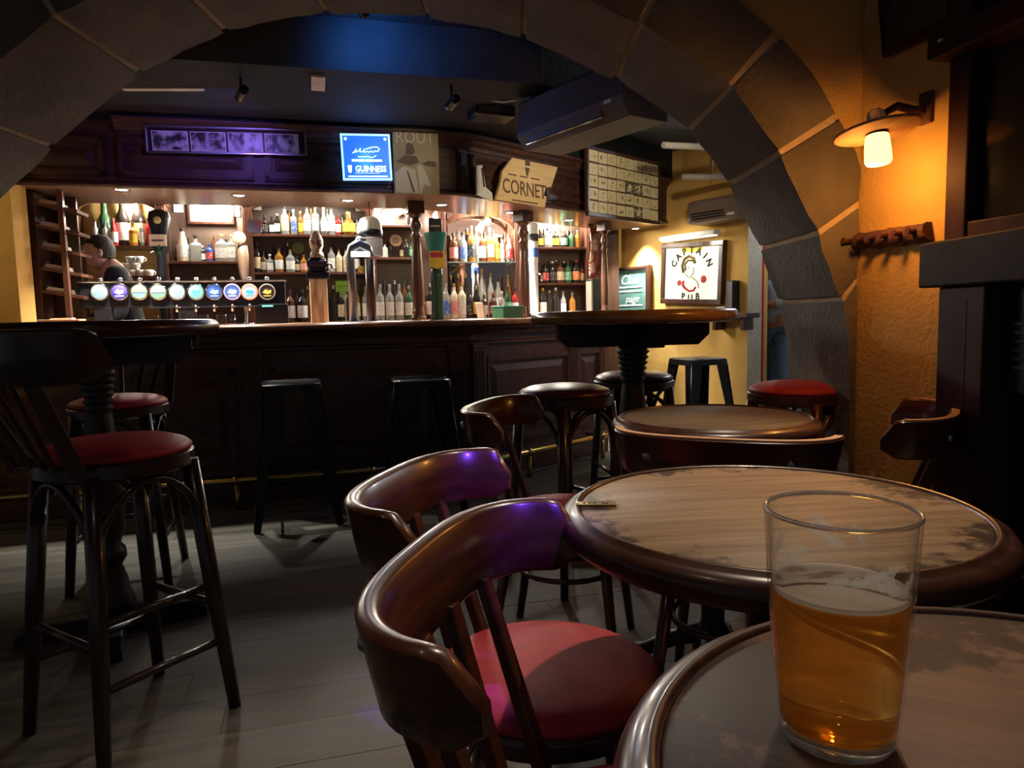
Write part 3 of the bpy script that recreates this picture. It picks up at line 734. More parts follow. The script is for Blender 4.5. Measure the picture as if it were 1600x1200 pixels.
def bar_chair(label, x, y, rot, sz=.785):
    t = thing('high_bar_chair', label, 'chair', (x, y, 0), rot, 'high bar chairs at the left table')
    rs = .188
    lp = stool_base(t, sz, redvinyl, rs, darkwood, legr=.023, spread_=.055)
    stretchers(t, lp, [(.20,), (.30,), (.20, .36), (.30,)], darkwood, .011)
    rz = 1.075
    r_ = build_rail(.275, -.30, -.15, rz - .12, rz, .026, .02, .07).build('back_rail', darkwood, t, auto=55)
    for yy in (-.175, .175):
        MB().beam((-.17, yy * .9, sz - .06), (rail_x(yy, .275, -.30, -.15) - .012, yy, rz - .03), .042, .026, .040, .022, up=Vector((1, 0, 0))).build('back_post', darkwood, t, bevel=.003)
    for yy in (-.10, -.04, .04, .10):
        MB().beam((-.185, yy * .75, sz - .05), (rail_x(yy * 1.3, .275, -.30, -.15) + .002, yy * 1.3, rz - .11), .018, .012, .018, .012, up=Vector((1, 0, 0))).build('spindle', darkwood, t, bevel=.002)
    return t
bar_chair('tall bar chair with red seat in the left foreground, its back to us', -1.055, 1.86, R(58))
bar_chair('tall bar chair with red seat, behind the left high table', -1.66, 2.98, R(-75))

def tolix(label, x, y, rot, m, sz=.755):
    t = thing('metal_bar_stool', label, 'stool', (x, y, 0), rot, 'square metal bar stools')
    h = .155; c_ = .04
    def rsq(h_, c2):
        pts = []
        for (cx_, cy_, a0) in ((h_ - c2, h_ - c2, 0), (-h_ + c2, h_ - c2, 90), (-h_ + c2, -h_ + c2, 180), (h_ - c2, -h_ + c2, 270)):
            for k in range(5): a = R(a0 + k * 22.5); pts.append((cx_ + c2 * math.cos(a), cy_ + c2 * math.sin(a)))
        return pts
    vs = []; rings = [(.085, .02, sz - .008), (.125, .03, sz - .006), (h - .012, .036, sz), (h, c_, sz - .006), (h + .004, c_, sz - .045), (h + .001, c_, sz - .045), (h - .004, c_, sz - .010)]
    n = 20
    for h_, c2, z in rings: vs += [(a, b, z) for a, b in rsq(h_, c2)]
    fs = [tuple(range(n))] + [(r * n + j, r * n + (j + 1) % n, (r + 1) * n + (j + 1) % n, (r + 1) * n + j) for r in range(len(rings) - 1) for j in range(n)]
    MB().add(vs, fs, True).build('seat', m, t, auto=40)
    for k, yy in enumerate((-.02, .02)):
        MB().box(-.035, .035, yy - .007, yy + .007, sz - .0075, sz - .0062).build('grip_slot', blackplastic, t)
    for sx_, sy_ in ((1, 1), (1, -1), (-1, 1), (-1, -1)):
        a = h - .012; b = h + .065
        mb = MB()
        top, bot = sz - .03, 0.0
        # folded L-section sheet leg: two tapering flanges meeting at a rounded corner
        for dx, dy in ((1, 0), (0, 1)):
            p0 = Vector((a * sx_, a * sy_, top)); p1 = Vector((b * sx_, b * sy_, bot)); ax = Vector((-sx_ * dx, -sy_ * dy, 0))
            in_ = Vector((-sx_ * dy, -sy_ * dx, 0)) * .004
            mb.hexa([p0, p0 + ax * .085, p0 + ax * .085 + in_, p0 + in_, p1, p1 + ax * .030, p1 + ax * .030 + in_, p1 + in_])
        mb.tube([(a * sx_, a * sy_, top), (b * sx_, b * sy_, bot + .004)], .006, 6)
        mb.build('leg', m, t)
        MB().lathe([(0, 0), (.016, 0), (.014, .02), (0, .022)], 10, ((b - .014) * sx_, (b - .014) * sy_, 0)).build('rubber_foot', blackplastic, t)
    def lp(sx_, sy_, z): k = h - .018 + .074 * (1 - z / sz); return (k * sx_, k * sy_, z)
    for k, (a, b) in enumerate((((1, 1), (-1, 1)), ((-1, 1), (-1, -1)), ((-1, -1), (1, -1)), ((1, -1), (1, 1)))):
        MB().beam(lp(*a, .24), lp(*b, .24), .004, .022).build('stretcher', m, t)
    return t
x, y = P_at(455, 596, .755); tolix('black metal bar stool at the bar, the left of two', x, y, a1 + R(3), blackmetal)
x, y = P_at(656, 590, .755); tolix('black metal bar stool at the bar, nearer the corner pilaster', x, y, a1 - R(4), blackmetal)
x, y = P_at(1090, 559, .755); tolix('grey metal stool standing in front of the ochre wall', x, y, R(20), mat('gunmetal', (.06, .065, .07), .3, metal=.8))

# ------------------------------------------------------------------ high tables
def high_table(label, x, y, rr, top_m, rot, colr=.075):
    t = thing('high_table', label, 'table', (x, y, 0), rot, 'high round tables')
    hz = 1.094
    MB().lathe([(0, hz), (rr - .03, hz), (rr - .012, hz - .004), (rr - .002, hz - .016), (rr, hz - .028), (rr - .004, hz - .042), (rr - .018, hz - .052), (rr - .05, hz - .055), (0, hz - .055)], 64).build('tabletop', top_m, t, auto=60)
    for k in range(2):
        mb = MB(); L_ = rr * .76
        poly = [(-L_, 0), (L_, 0), (L_, -.055), (L_ - .05, -.10), (-L_ + .05, -.10), (-L_, -.055)]
        if k: poly = [(a, b * .98) for a, b in poly]
        mb.prism(poly, -.04, .04, UPR); mb.xf(Matrix.Translation((0, 0, hz - .055)) @ Matrix.Rotation(k * math.pi / 2, 4, 'Z')); mb.build('cross_beam', blackwood, t, bevel=.004)
    pr = [(0, hz - .155), (colr * .8, hz - .155), (colr * .9, hz - .165)]
    z = hz - .17
    for k in range(6):
        pr += [(colr * (.88 - .05 * k), z), (colr * (1.02 - .05 * k), z - .010), (colr * (.88 - .05 * k), z - .020)]; z -= .024
    pr += [(colr * .66, z - .01), (colr * .78, z - .10), (colr * .92, z - .22), (colr * 1.0, z - .34), (colr * .9, z - .42), (colr * .6, z - .47), (colr * .85, z - .49), (colr * .9, z - .52), (colr * .6, z - .55), (colr * .85, z - .60), (colr * .95, .14), (colr * 1.2, .10), (colr * 1.2, .06), (0, .06)]
    MB().lathe(pr, 24).build('turned_column', blackwood, t)
    for k in range(2):
        mb = MB(); poly = [(-.30, 0), (.30, 0), (.30, .035), (.25, .065), (-.25, .065), (-.30, .035)]
        if k: poly = [(a, b * .99) for a, b in poly]
        mb.prism(poly, -.04, .04, UPR); mb.xf(Matrix.Rotation(k * math.pi / 2, 4, 'Z')); mb.build('base_beam', blackwood, t, bevel=.005)
    return t
high_table('high round table with golden-brown top standing in the archway', .533, 3.12, .445, goldwood, R(8), .072)
high_table('high round dark table among the bar chairs on the left', -1.44, 2.46, .405, mahog, R(25), .06)
# ------------------------------------------------------------------ right wall: fireplace, mirror surround, menu board, picture, hooks, sconce
def rw_thing(name, label, cat, group=None):
    o = thing(name, label, cat); o.matrix_world = FR; return o
purplewood = mat('mantel_wood', (0.020, 0.014, 0.018), 0.6, col2=(0.030, 0.020, 0.024), scale=(4, 20, 20), spec=.1)
redbrown = mat('red_brown_pilaster', (0.030, 0.008, 0.008), 0.55, col2=(0.05, 0.014, 0.013), scale=(20, 20, 4), spec=.15)
fp = thing('fireplace', 'dark fireplace with heavy mantel shelf and black cast iron insert', 'fireplace', (1.3, 1.4, 0))
_fi = Matrix.Translation((-1.3, -1.4, 0))
def fpp(mb, name, m, bevel=0.0): return mb.xf(_fi).build(name, m, fp, bevel=bevel)
fpp(MB().prism([(1.19, 2.09), (1.19, .30), (1.78, .30), (1.36, 2.09)], 1.135, 1.262), 'mantel_shelf', purplewood, .006)
fpp(MB().prism([(1.215, 2.03), (1.215, 1.83), (1.44, 1.83), (1.38, 2.03)], 0, 1.135), 'pilaster', redbrown, .006)
fpp(MB().prism([(1.205, 2.045), (1.205, 1.815), (1.44, 1.815), (1.385, 2.045)], 0, .14), 'pilaster_foot', redbrown, .006)
fpp(MB().box(1.214, 1.222, 1.90, 1.915, .18, 1.10), 'pilaster_bead', redbrown, .002)
fpp(MB().prism([(1.215, .80), (1.215, .60), (1.70, .60), (1.65, .80)], 0, 1.135), 'pilaster', redbrown, .006)
fpp(MB().box(1.27, 1.33, .80, 1.83, .86, 1.135), 'frieze', castiron)
fpp(MB().box(1.30, 1.36, 1.68, 1.83, 0, .86), 'iron_jamb', castiron, .004)
fpp(MB().box(1.30, 1.36, .80, .95, 0, .86), 'iron_jamb', castiron, .004)
fpp(MB().box(1.46, 1.48, .80, 1.83, 0, 1.1), 'fire_back', castiron)
for k in range(6): fpp(MB().box(1.262, 1.272, .84, 1.79, .92 + k * .022, .928 + k * .022), 'grille_bar', castiron)
fpp(MB().box(1.22, 1.34, .96, 1.74, .02, .12), 'fender', castiron, .01)
for k in range(3): fpp(MB().box(1.214, 1.224, .97, 1.73, .13 + k * .03, .142 + k * .03), 'fender_rail', steel, .002)
fpp(MB().box(1.24, 1.40, .98, 1.72, .40, .42), 'grate_hood', castiron, .004)
fpp(MB().box(1.245, 1.25, .98, 1.72, .45, .456), 'hood_trim', steel)
for k in range(9): fpp(MB().box(1.262, 1.275, 1.03 + k * .08, 1.045 + k * .08, .14, .34), 'grate_bar', castiron)
mb = MB(); mb.lathe([(0, .012), (.02, .010), (.045, .004), (.05, 0)], 20); mb.xf(Matrix.Translation((1.298, 1.755, .36)) @ Matrix.Rotation(R(-90), 4, 'Y')); fpp(mb, 'rosette', castiron)
fpp(MB().box(.96, 1.262, .62, 2.00, 0, .035), 'hearth_slab', mat('hearth_stone', (.30, .28, .24), .7, col2=(.42, .39, .34), scale=(8, 8, 8), bump=.2, bscale=50), .006)

# tall dark surround standing on the mantel, ledge on top
ms = rw_thing('overmantel_mirror', 'tall black overmantel panel in a dark wooden frame above the mantel', 'mirror')
q0 = rwall(1487, 300, .04).x; q1 = q0 + 1.25
mirrm = mat('dark_mirror', (.008, .008, .010), .12, col2=(.012, .012, .014), scale=(3, 3, 3))
zl, zt = 1.265, 1.80
for (a, b, c, d) in ((q0, q0 + .075, zl, zt), (q1 - .075, q1, zl, zt)): MB().box(a, b, -.065, -.004, c, d).build('frame_post', redbrown, ms, bevel=.006)
MB().box(q0 + .075, q1 - .075, -.060, -.006, zl, zl + .06).build('frame_rail', redbrown, ms, bevel=.005)
MB().box(q0 + .07, q1 - .07, -.030, -.008, zl + .05, zt).build('black_panel', mirrm, ms)
MB().box(q0 - .02, q1 + .02, -.13, -.002, zt, zt + .075).build('ledge', redbrown, ms, bevel=.008)
mb = MB().lathe([(0, .006), (.007, .004), (.009, 0)], 12); mb.xf(Matrix.Translation((q0 + .03, -.13, zt + .045)) @ Matrix.Rotation(R(90), 4, 'X')); mb.build('screw_cap', steel, ms)
mbd = rw_thing('menu_board', 'black menu board with white chalk lines above the overmantel ledge', 'board')
mz = zt + .078
MB().box(q0 + .03, q1, -.035, -.003, mz, 2.70).build('board', mirrm, mbd)
MB().box(q0 + .0, q0 + .05, -.05, -.002, mz, 2.70).build('frame_post', redbrown, mbd, bevel=.004)
chalk = mat('chalk', (.55, .55, .5), .9, col2=(.35, .35, .32), scale=(80, 80, 80))
MB().box(q0 + .08, q1 - .1, -.039, -.034, mz + .085, mz + .089).build('chalk_line', chalk, mbd)
for zz, xs in ((.11, ((.08, .11), (.14, .20), (.21, .36))), (.165, ((.10, .17), (.19, .34))), (.22, ((.08, .15), (.16, .22), (.24, .38))), (.28, ((.10, .24), (.26, .34)))):
    for xa, xb in xs: MB().tube([(q0 + xa + (xb - xa) * k / 9, -.037, mz + zz + .012 * (k % 2) + .004 * (k % 3)) for k in range(10)], .003, 5).build('chalk_writing', chalk, mbd)
# dark picture high on the wall, tipped forward
pp = rw_thing('dark_picture', 'dark picture hung high on the right wall, tipped forward', 'picture')
a = rwall(1372, 90, .05); b = rwall(1498, 16, .14)
pa, pb_ = a.x, a.x + .30
mb = MB(); mb.box(pa, pb_, -.025, 0, 0, .60); mb.xf(Matrix.Translation((0, -.012, a.z)) @ Matrix.Rotation(R(7), 4, 'X')); mb.build('frame', redbrown, pp, bevel=.006)
mb = MB(); mb.box(pa + .03, pb_ - .03, -.028, -.024, .03, .57); mb.xf(Matrix.Translation((0, -.012, a.z)) @ Matrix.Rotation(R(7), 4, 'X')); mb.build('print', mat('dark_print', (.012, .010, .012), .5, col2=(.05, .035, .035), scale=(14, 14, 14), lo=.55, hi=.8), pp)
# log with coat pegs
h0 = rwall(1326, 376, .03); h1 = rwall(1446, 366, .03)
lg = rw_thing('coat_peg_rail', 'rough split log with wooden coat pegs on the right wall', 'coat rack')
zc = (h0.z + h1.z) / 2
bark = mat('bark_wood', (.06, .022, .016), .75, col2=(.13, .05, .034), scale=(10, 30, 30), bump=.9, lo=.35, hi=.65)
mb = MB(); n = 18; pts = []; rs = []
for k in range(n):
    t_ = k / (n - 1); pts.append((h0.x + (h1.x - h0.x) * t_, -.012, zc + random.uniform(-.003, .003))); rs.append(.030 * random.uniform(.88, 1.12))
mb.tube(pts, rs, 10).build('log', bark, lg)
for k in range(6):
    xx = h0.x + (h1.x - h0.x) * (.06 + .17 * k)
    MB().tube([(xx, -.03, zc + .002), (xx, -.062, zc + .004), (xx, -.072, zc + .006)], [.010, .009, .012], 8).build('peg', chairwood, lg)

# wall sconce: bracket, tilted slab, jar lamp
sc_c = rwall(1370, 204, .20); sc_m = rwall(1432, 172, .02)
sn = rw_thing('wall_sconce', 'glowing amber jar lamp on a tilted wooden slab bracket', 'wall lamp')
oldwood = mat('old_plank', (.30, .15, .07), .7, col2=(.42, .24, .12), scale=(6, 40, 40), bump=.2)
frost = mat('amber_jar_glow', (1.0, .62, .22), .4, emit=(1.0, .45, .085), estr=3.6)
jar = mat('jar_glass', (.75, .78, .72), .25, trans=.6)
d_ = Vector((sc_m.x - sc_c.x, sc_m.y - sc_c.y, sc_m.z - sc_c.z))
wx = d_.normalized()
mb = MB(); mb.lathe([(0, .004), (.118, .004), (.124, .001), (.124, -.004), (.118, -.007), (0, -.007)], 32)
tiltM = Matrix.Translation(sc_c) @ Matrix.Rotation(R(17), 4, Vector((RWn.y * 0 + 0, 1, 0))) @ Matrix.Rotation(R(-2), 4, 'X')
# slab rises towards the wall and the camera side
tiltM = Matrix.Translation(sc_c) @ Matrix.Rotation(R(-8), 4, 'Y') @ Matrix.Rotation(R(4), 4, 'X')
mb.xf(tiltM).build('slab', oldwood, sn, bevel=.001)
J = Matrix.Translation(sc_c) @ Matrix.Rotation(R(-6), 4, 'Y')
MB().lathe([(.020, -.006), (.030, -.018), (.032, -.014), (.034, -.002), (.034, -.0)], 20).xf(J).build('collar', blackmetal, sn)
MB().lathe([(0, -.012), (.030, -.012), (.034, -.02), (.038, -.06), (.039, -.095), (.034, -.104), (.018, -.107), (0, -.107)], 28).xf(J).build('glowing_jar', frost, sn)
MB().lathe([(.026, .004), (.028, .010), (.027, .045), (.024, .058), (.016, .064), (0, .066)], 24).xf(J).build('upper_jar', jar, sn)
MB().tube([(sc_m.x + .02, -.0, sc_m.z - .01), (sc_m.x + .015, -.05, sc_m.z - .005), (sc_m.x - .01, -.085, sc_m.z + .012), (sc_m.x - .04, -.11, sc_m.z - .005), sc_c + Vector((.05, -.0, .006))], [.016, .014, .013, .011, .007], 10).build('bracket_arm', bark, sn)
MB().box(sc_m.x - .0, sc_m.x + .05, -.014, 0, sc_m.z - .05, sc_m.z + .05).build('wall_plate', bark, sn, bevel=.004)
sl = lamp('POINT', 'sconce_lamp', sc_c + Vector((-.02, -.01, -.130)), 3.0, (1.0, .42, .09), parent=sn, size=.03)

# ------------------------------------------------------------------ ochre wall: lit pub sign, chalkboard, heater, small things
def yw_thing(name, label, cat, group=None):
    o = thing(name, label, cat, group=group); o.matrix_world = FY; return o
sg = yw_thing('pub_sign', 'lit square pub sign with captain emblem in a dark wooden frame', 'sign')
c0 = ywall(1036, 478, .03); c1 = ywall(1132, 378, .03)
x0, x1, z0, z1 = c0.x, c1.x, ywall(1084, 475, .03).z, ywall(1084, 378, .03).z
signglow = mat('lit_sign_face', (.9, .88, .68), .5, emit=(1.0, .95, .66), estr=.34)
w_ = .045
tl = Matrix.Translation(((x0 + x1) / 2, 0, (z0 + z1) / 2)) @ Matrix.Rotation(R(2.5), 4, 'Y')
hw, hh = (x1 - x0) / 2, (z1 - z0) / 2
MB().box(-hw + w_ * .5, hw - w_ * .5, -.045, -.005, -hh + w_ * .5, hh - w_ * .5).xf(tl).build('face', signglow, sg)
for bx in ((-hw, hw, -hh, -hh + w_), (-hw, hw, hh - w_, hh), (-hw, -hw + w_, -hh + w_, hh - w_), (hw - w_, hw, -hh + w_, hh - w_)):
    MB().box(bx[0], bx[1], -.06, 0, bx[2], bx[3]).xf(tl).build('frame', mahogv, sg, bevel=.005)
k_ = hw - w_
def sgpart(nm, pts, r_, m): MB().tube([Vector((a * k_, -.047, b * k_)) for a, b in pts], r_ * k_, 6).xf(tl).build(nm, m, sg)
olive = mat('olive_ink', (.20, .15, .05), .7); redink = mat('red_ink', (.55, .05, .06), .7); yelink = mat('yellow_ink', (.75, .60, .12), .7)
for i, ch in enumerate('CAPTAIN'):
    an = R(158 - i * 22.7); 
    M = tl @ Matrix.Translation((.70 * k_ * math.cos(an), -.0465, .60 * k_ * math.sin(an) + .06 * k_)) @ Matrix.Rotation(-(an - math.pi / 2), 4, 'Y') @ UPR
    textmesh('letter', ch, .27 * k_, ink, sg, M, bold=.012 * k_)
for i, ch in enumerate('PUB'):
    textmesh('letter', ch, .26 * k_, ink, sg, tl @ Matrix.Translation(((-.27 + i * .27) * k_, -.0465, (-.68 - (.05 if i == 1 else 0)) * k_)) @ UPR, bold=.012 * k_)
MB().prism([(.42 * k_ * math.cos(R(a)) - .02 * k_, .20 * k_ * math.sin(R(a)) + .66 * k_) for a in range(0, 181, 15)] + [(-.30 * k_, .60 * k_), (.26 * k_, .60 * k_)], .045, .047, UPR).xf(tl).build('hat', yelink, sg)
sgpart('hair_line', [(-.28, .02), (-.34, .22), (-.26, .42), (-.08, .50), (.10, .42), (.14, .28)], .045, olive)
sgpart('hair_line', [(-.20, .08), (-.24, .26), (-.12, .38), (.06, .36)], .03, olive)
sgpart('face_line', [(-.22, .0), (-.14, -.10), (-.02, -.12), (.08, .0), (.10, .16)], .012, olive)
MB().lathe([(0, 0), (.025 * k_, 0)], 10).xf(tl @ Matrix.Translation((-.11 * k_, -.0468, .16 * k_)) @ Matrix.Rotation(R(90), 4, 'X')).build('eye_dot', ink, sg)
sgpart('collar_line', [(-.32, -.26), (-.22, -.42), (-.05, -.52), (.12, -.50), (.20, -.40)], .035, redink)
sgpart('collar_line', [(-.26, -.22), (-.30, -.34), (-.20, -.44)], .04, redink)
sgpart('coat_line', [(.05, -.12), (.18, -.20), (.28, -.30), (.30, -.44)], .014, olive)
for (a, b, r_) in ((-.44, -.28, .085), (.47, -.18, .11)):
    MB().lathe([(0, .002), (r_ * k_ * .6, .0025), (r_ * k_, .0)], 14).xf(tl @ Matrix.Translation((a * k_, -.0455, b * k_)) @ Matrix.Rotation(R(90), 4, 'X')).build('rose', redink, sg)
lamp('SPOT', 'sign_lamp', ((x0 + x1) / 2, -.34, z1 + .16), 2.6, (1.0, .90, .66), parent=sg, size=.05, angle=140, blend=.6)
sg.children[-1].rotation_euler = (R(35), 0, 0)
bar_l = yw_thing('picture_light', 'white strip light mounted above the pub sign', 'lamp')
MB().box(x0 + .05, x1 - .02, -.14, -.05, z1 + .03, z1 + .07).build('housing', whitepl, bar_l, bevel=.01)
MB().box(x0 + .07, x1 - .05, -.13, -.06, z1 + .024, z1 + .031).build('tube', mat('strip_tube', (1, 1, .9), .4, emit=(1, .95, .75), estr=2.5), bar_l)
MB().box((x0 + x1) / 2 - .03, (x0 + x1) / 2 + .03, -.06, 0, z1 + .035, z1 + .065).build('arm', whitepl, bar_l)
cbm = mat('green_chalkboard', (.09, .20, .18), .6, col2=(.16, .32, .29), scale=(6, 6, 6))
ch = yw_thing('chalkboard', 'small green chalkboard with white handwriting left of pub sign', 'board')
c0 = ywall(962, 486, .03); c1 = ywall(1010, 419, .03)
MB().box(c0.x, c1.x, -.03, -.008, c0.z, c1.z).build('slate', cbm, ch)
for bx in ((c0.x - .035, c0.x, c0.z - .03, c1.z + .03), (c1.x, c1.x + .05, c0.z - .03, c1.z + .03), (c0.x, c1.x, c0.z - .03, c0.z), (c0.x, c1.x, c1.z, c1.z + .025)):
    MB().box(bx[0], bx[1], -.045, 0, bx[2], bx[3]).build('frame', mahogv, ch, bevel=.004)
wchalk = mat('white_chalk', (.85, .9, .88), .9, emit=(.8, .9, .9), estr=0.0)
cw = c1.x - c0.x; chh = c1.z - c0.z
textmesh('chalk_text', 'Clau', .13, wchalk, ch, T((c0.x + c1.x) / 2 - .02, -.031, c1.z - .10) @ UPR, shear=.3)
textmesh('chalk_text', 'page', .10, wchalk, ch, T((c0.x + c1.x) / 2 + .02, -.031, c0.z + .11) @ UPR, shear=.3)
for zz in (.045, .18, .22): MB().box(c0.x + .05, c1.x - .05, -.0325, -.03, c0.z + zz, c0.z + zz + .012).build('chalk_line', wchalk, ch)
lamp('POINT', 'wall_light_lamp', (c0.x - .10, -.35, c1.z + .22), 1.3, (1.0, .80, .45), parent=ch, size=.03)
# second air conditioner, brown
ac2 = yw_thing('wall_air_conditioner', 'brown wall air conditioner above the pub sign', 'air conditioner')
c0 = ywall(1072, 352, .24); c1 = ywall(1156, 300, .24)
MB().box(c0.x, c1.x, -.24, 0, c0.z, c1.z).build('body', mat('brown_plastic', (.16, .12, .10), .35, col2=(.20, .15, .12), scale=(5, 5, 5)), ac2, bevel=.03)
for k in range(3): MB().box(c0.x + .05, c1.x - .15, -.246, -.238, c0.z + .03 + k * .022, c0.z + .042 + k * .022).build('louvre', blackplastic, ac2)
MB().box(c1.x - .12, c1.x - .05, -.244, -.238, c0.z + .03, c0.z + .05).build('badge', whitepl, ac2)
# small things on the ochre wall
s1 = yw_thing('light_switch', 'white light switch below the pub sign', 'switch'); c = ywall(1127, 486, .0)
MB().box(c.x - .05, c.x + .05, -.012, 0, c.z - .04, c.z + .04).build('plate', whitepl, s1, bevel=.004)
MB().box(c.x - .02, c.x + .02, -.018, -.010, c.z - .022, c.z + .022).build('rocker', white, s1, bevel=.003)
s2 = yw_thing('wall_speaker', 'slim black speaker on the ochre wall near the corner', 'speaker'); c = ywall(1151, 465, .0)
MB().box(c.x - .035, c.x + .035, -.09, -.002, c.z - .14, c.z + .14).build('case', blackplastic, s2, bevel=.006)
MB().box(c.x - .027, c.x + .027, -.094, -.088, c.z - .13, c.z + .13).build('grille', greyplastic, s2)
s3 = yw_thing('drink_shelf', 'dark wooden drink shelf along the ochre wall', 'shelf'); c = ywall(1150, 493, .1)
MB().box(c.x - .3, c.x + .16, -.17, -.002, c.z - .02, c.z + .02).build('board', mahog, s3, bevel=.006)
for dx in (-.2, .08): MB().box(c.x + dx - .015, c.x + dx + .015, -.13, -.002, c.z - .12, c.z - .018).build('bracket', mahog, s3)
# corridor beyond the corner: stone return, red door frame, notices
E1 = yw_r
pil = struct(MB().prism([(E1.x, E1.y), (E1.x + .15, E1.y + .10), (E1.x + .14, E1.y + .55), (E1.x - .1, E1.y + .4)], 0, 2.52).build('trim_1', mat('pale_stone', (.46, .40, .30), .85, col2=(.58, .52, .40), scale=(5, 5, 5), bump=.4, bscale=40)))
redp = mat('red_paint', (.36, .025, .022), .4, col2=(.44, .035, .03), scale=(9, 9, 9))
df = struct(thing('door_1', 'red painted door frame', 'door frame')); del df['category']; del df['label']
q = atY(1184, 480, 6.35)
MB().box(q.x - .035, q.x + .035, 6.30, 6.40, 0, 1.72).build('frame_post', redp, df)
MB().box(q.x + .035, q.x + .075, 6.32, 6.42, 0, 1.60).build('door_stop', mat('door_wood', (.50, .30, .08), .5, col2=(.6, .38, .12), scale=(20, 20, 4)), df)
MB().box(q.x - .035, q.x + 1.0, 6.30, 6.40, 1.72, 1.80).build('frame_head', redp, df)
for k, (yy, m_) in enumerate(((372, redp), (384, paper), (440, paper))):
    c = atY(1170, yy, 5.93)
    o = thing('wall_notice', ['red notice pinned high on the pale stone corner', 'white notice pinned on the pale stone corner under the red one', 'white notice low on the pale stone corner'][k], 'notice', (c.x, c.y, c.z), R(33))
    MB().box(-.035, .035, -.004, .0, -.03, .03).build('sheet', m_, o)
    MB().lathe([(0, .003), (.004, .002), (.005, 0)], 8).xf(Matrix.Translation((0, -.004, .024)) @ Matrix.Rotation(R(90), 4, 'X')).build('pin', steel, o)
lamp('POINT', 'corridor_lamp', (2.75, 6.1, 2.3), 30, (.86, .92, 1.0), size=.08)
# ------------------------------------------------------------------ back bar
OB = 1.97                       # face of the back panelling behind the front of run A
OS = 1.80                       # front of the shelves
bb = thing('back_bar_cabinet', 'tall wooden back bar with arched bays and lit bottle shelves', 'cabinet'); bb.matrix_world = FA
def zb(px, py, off=1.88): return barA(px, py, off).z
def ub(px, off=1.88, py=400): return barA(px, py, off).x
bays = [(128, 246), (268, 384), (396, 572), (588, 648), (700, 800), (830, 910)]
ochre_in = mat('niche_ochre', (.55, .36, .12), .8, col2=(.66, .45, .18), scale=(5, 5, 5))
greyback = mat('dark_niche', (.06, .038, .028), .5, col2=(.09, .055, .04), scale=(6, 6, 6))
mirror = mat('bar_mirror', (.62, .60, .55), .03, metal=1.0)
for k, (a, b) in enumerate(bays):
    u0, u1 = ub(a, OB), ub(b, OB)
    m_ = [ochre_in, greyback, greyback, greyback, mirror, greyback][k]
    MB().box(u0, u1, OB - .012, OB - .002, 1.0, 2.14).build('bay_back', m_, bb)
for px in (120, 257, 390, 580, 690, 808, 918):
    u = ub(px, 1.86); mb = MB(); mb.box(u - .035, u + .035, OS - .01, OB, 1.0, 2.14); mb.box(u - .022, u + .022, OS - .02, OS - .008, 1.05, 2.0); mb.box(u - .045, u + .045, OS - .022, OB, 2.02, 2.05)
    mb.build('pilaster', redwood, bb, bevel=.004)
def arch_band(u0, u1, zc, rise, th=.045, dep=.05, n=16):
    mb = MB(); vs = []
    for k in range(n + 1):
        t_ = k / n; u = u0 + (u1 - u0) * t_; z = zc + rise * math.sqrt(max(0, 1 - (2 * t_ - 1) ** 2 * .93))
        vs += [(u, OS, z), (u, OS, z + th), (u, OS + dep, z + th), (u, OS + dep, z)]
    fs = [(4 * a + j, 4 * a + (j + 1) % 4, 4 * a + 4 + (j + 1) % 4, 4 * a + 4 + j) for a in range(n) for j in range(4)] + [(0, 1, 2, 3), (4 * n + 3, 4 * n + 2, 4 * n + 1, 4 * n)]
    return mb.add(vs, fs)
for k, (a, b) in enumerate(bays[:5]):
    if k in (1, 3): continue
    zt_ = zb((a + b) / 2, [312, 0, 312, 0, 336][k], OS)
    arch_band(ub(a, OS) - .02, ub(b, OS) + .02, zt_ - [.12, 0, .14, 0, .16][k], [.12, 0, .14, 0, .16][k]).build('arch', redwood, bb)
MB().box(ub(118, OS) - .05, ub(925, OS) + .05, OS - .03, OB, 2.13, 2.30).build('header', mahog, bb)
MB().box(ub(118, OS) - .05, ub(925, OS) + .05, 1.50, OB, 1.03, 1.07).build('back_counter', topwood, bb, bevel=.006)
MB().box(ub(118, OS) - .05, ub(925, OS) + .05, 1.54, OB, 0, 1.03).build('base_cabinet', mahog, bb)
glassshelf = mat('glass_shelf', (.75, .92, .84), .05, trans=.85)
shelves = {}
def shelf(key, bay, py, m_=redwood, th=.022):
    a, b = bays[bay]; mid = (a + b) / 2; z = zb(mid, py, OS)
    MB().box(ub(a, 1.86) - .03, ub(b, 1.86) + .03, OS - .005, OB - .004, z - th, z).build('shelf', m_, bb, bevel=.003)
    shelves[key] = z; return z
shelf('arched bay', 0, 384); shelf('second bay', 1, 408); shelf('top middle', 2, 366); shelf('lower middle', 2, 425)
shelf('narrow top', 3, 351); shelf('narrow', 3, 402); shelf('glass', 4, 409, glassshelf, .012); shelf('upper right', 5, 386); shelf('lower right', 5, 442)
shelves['counter'] = 1.07

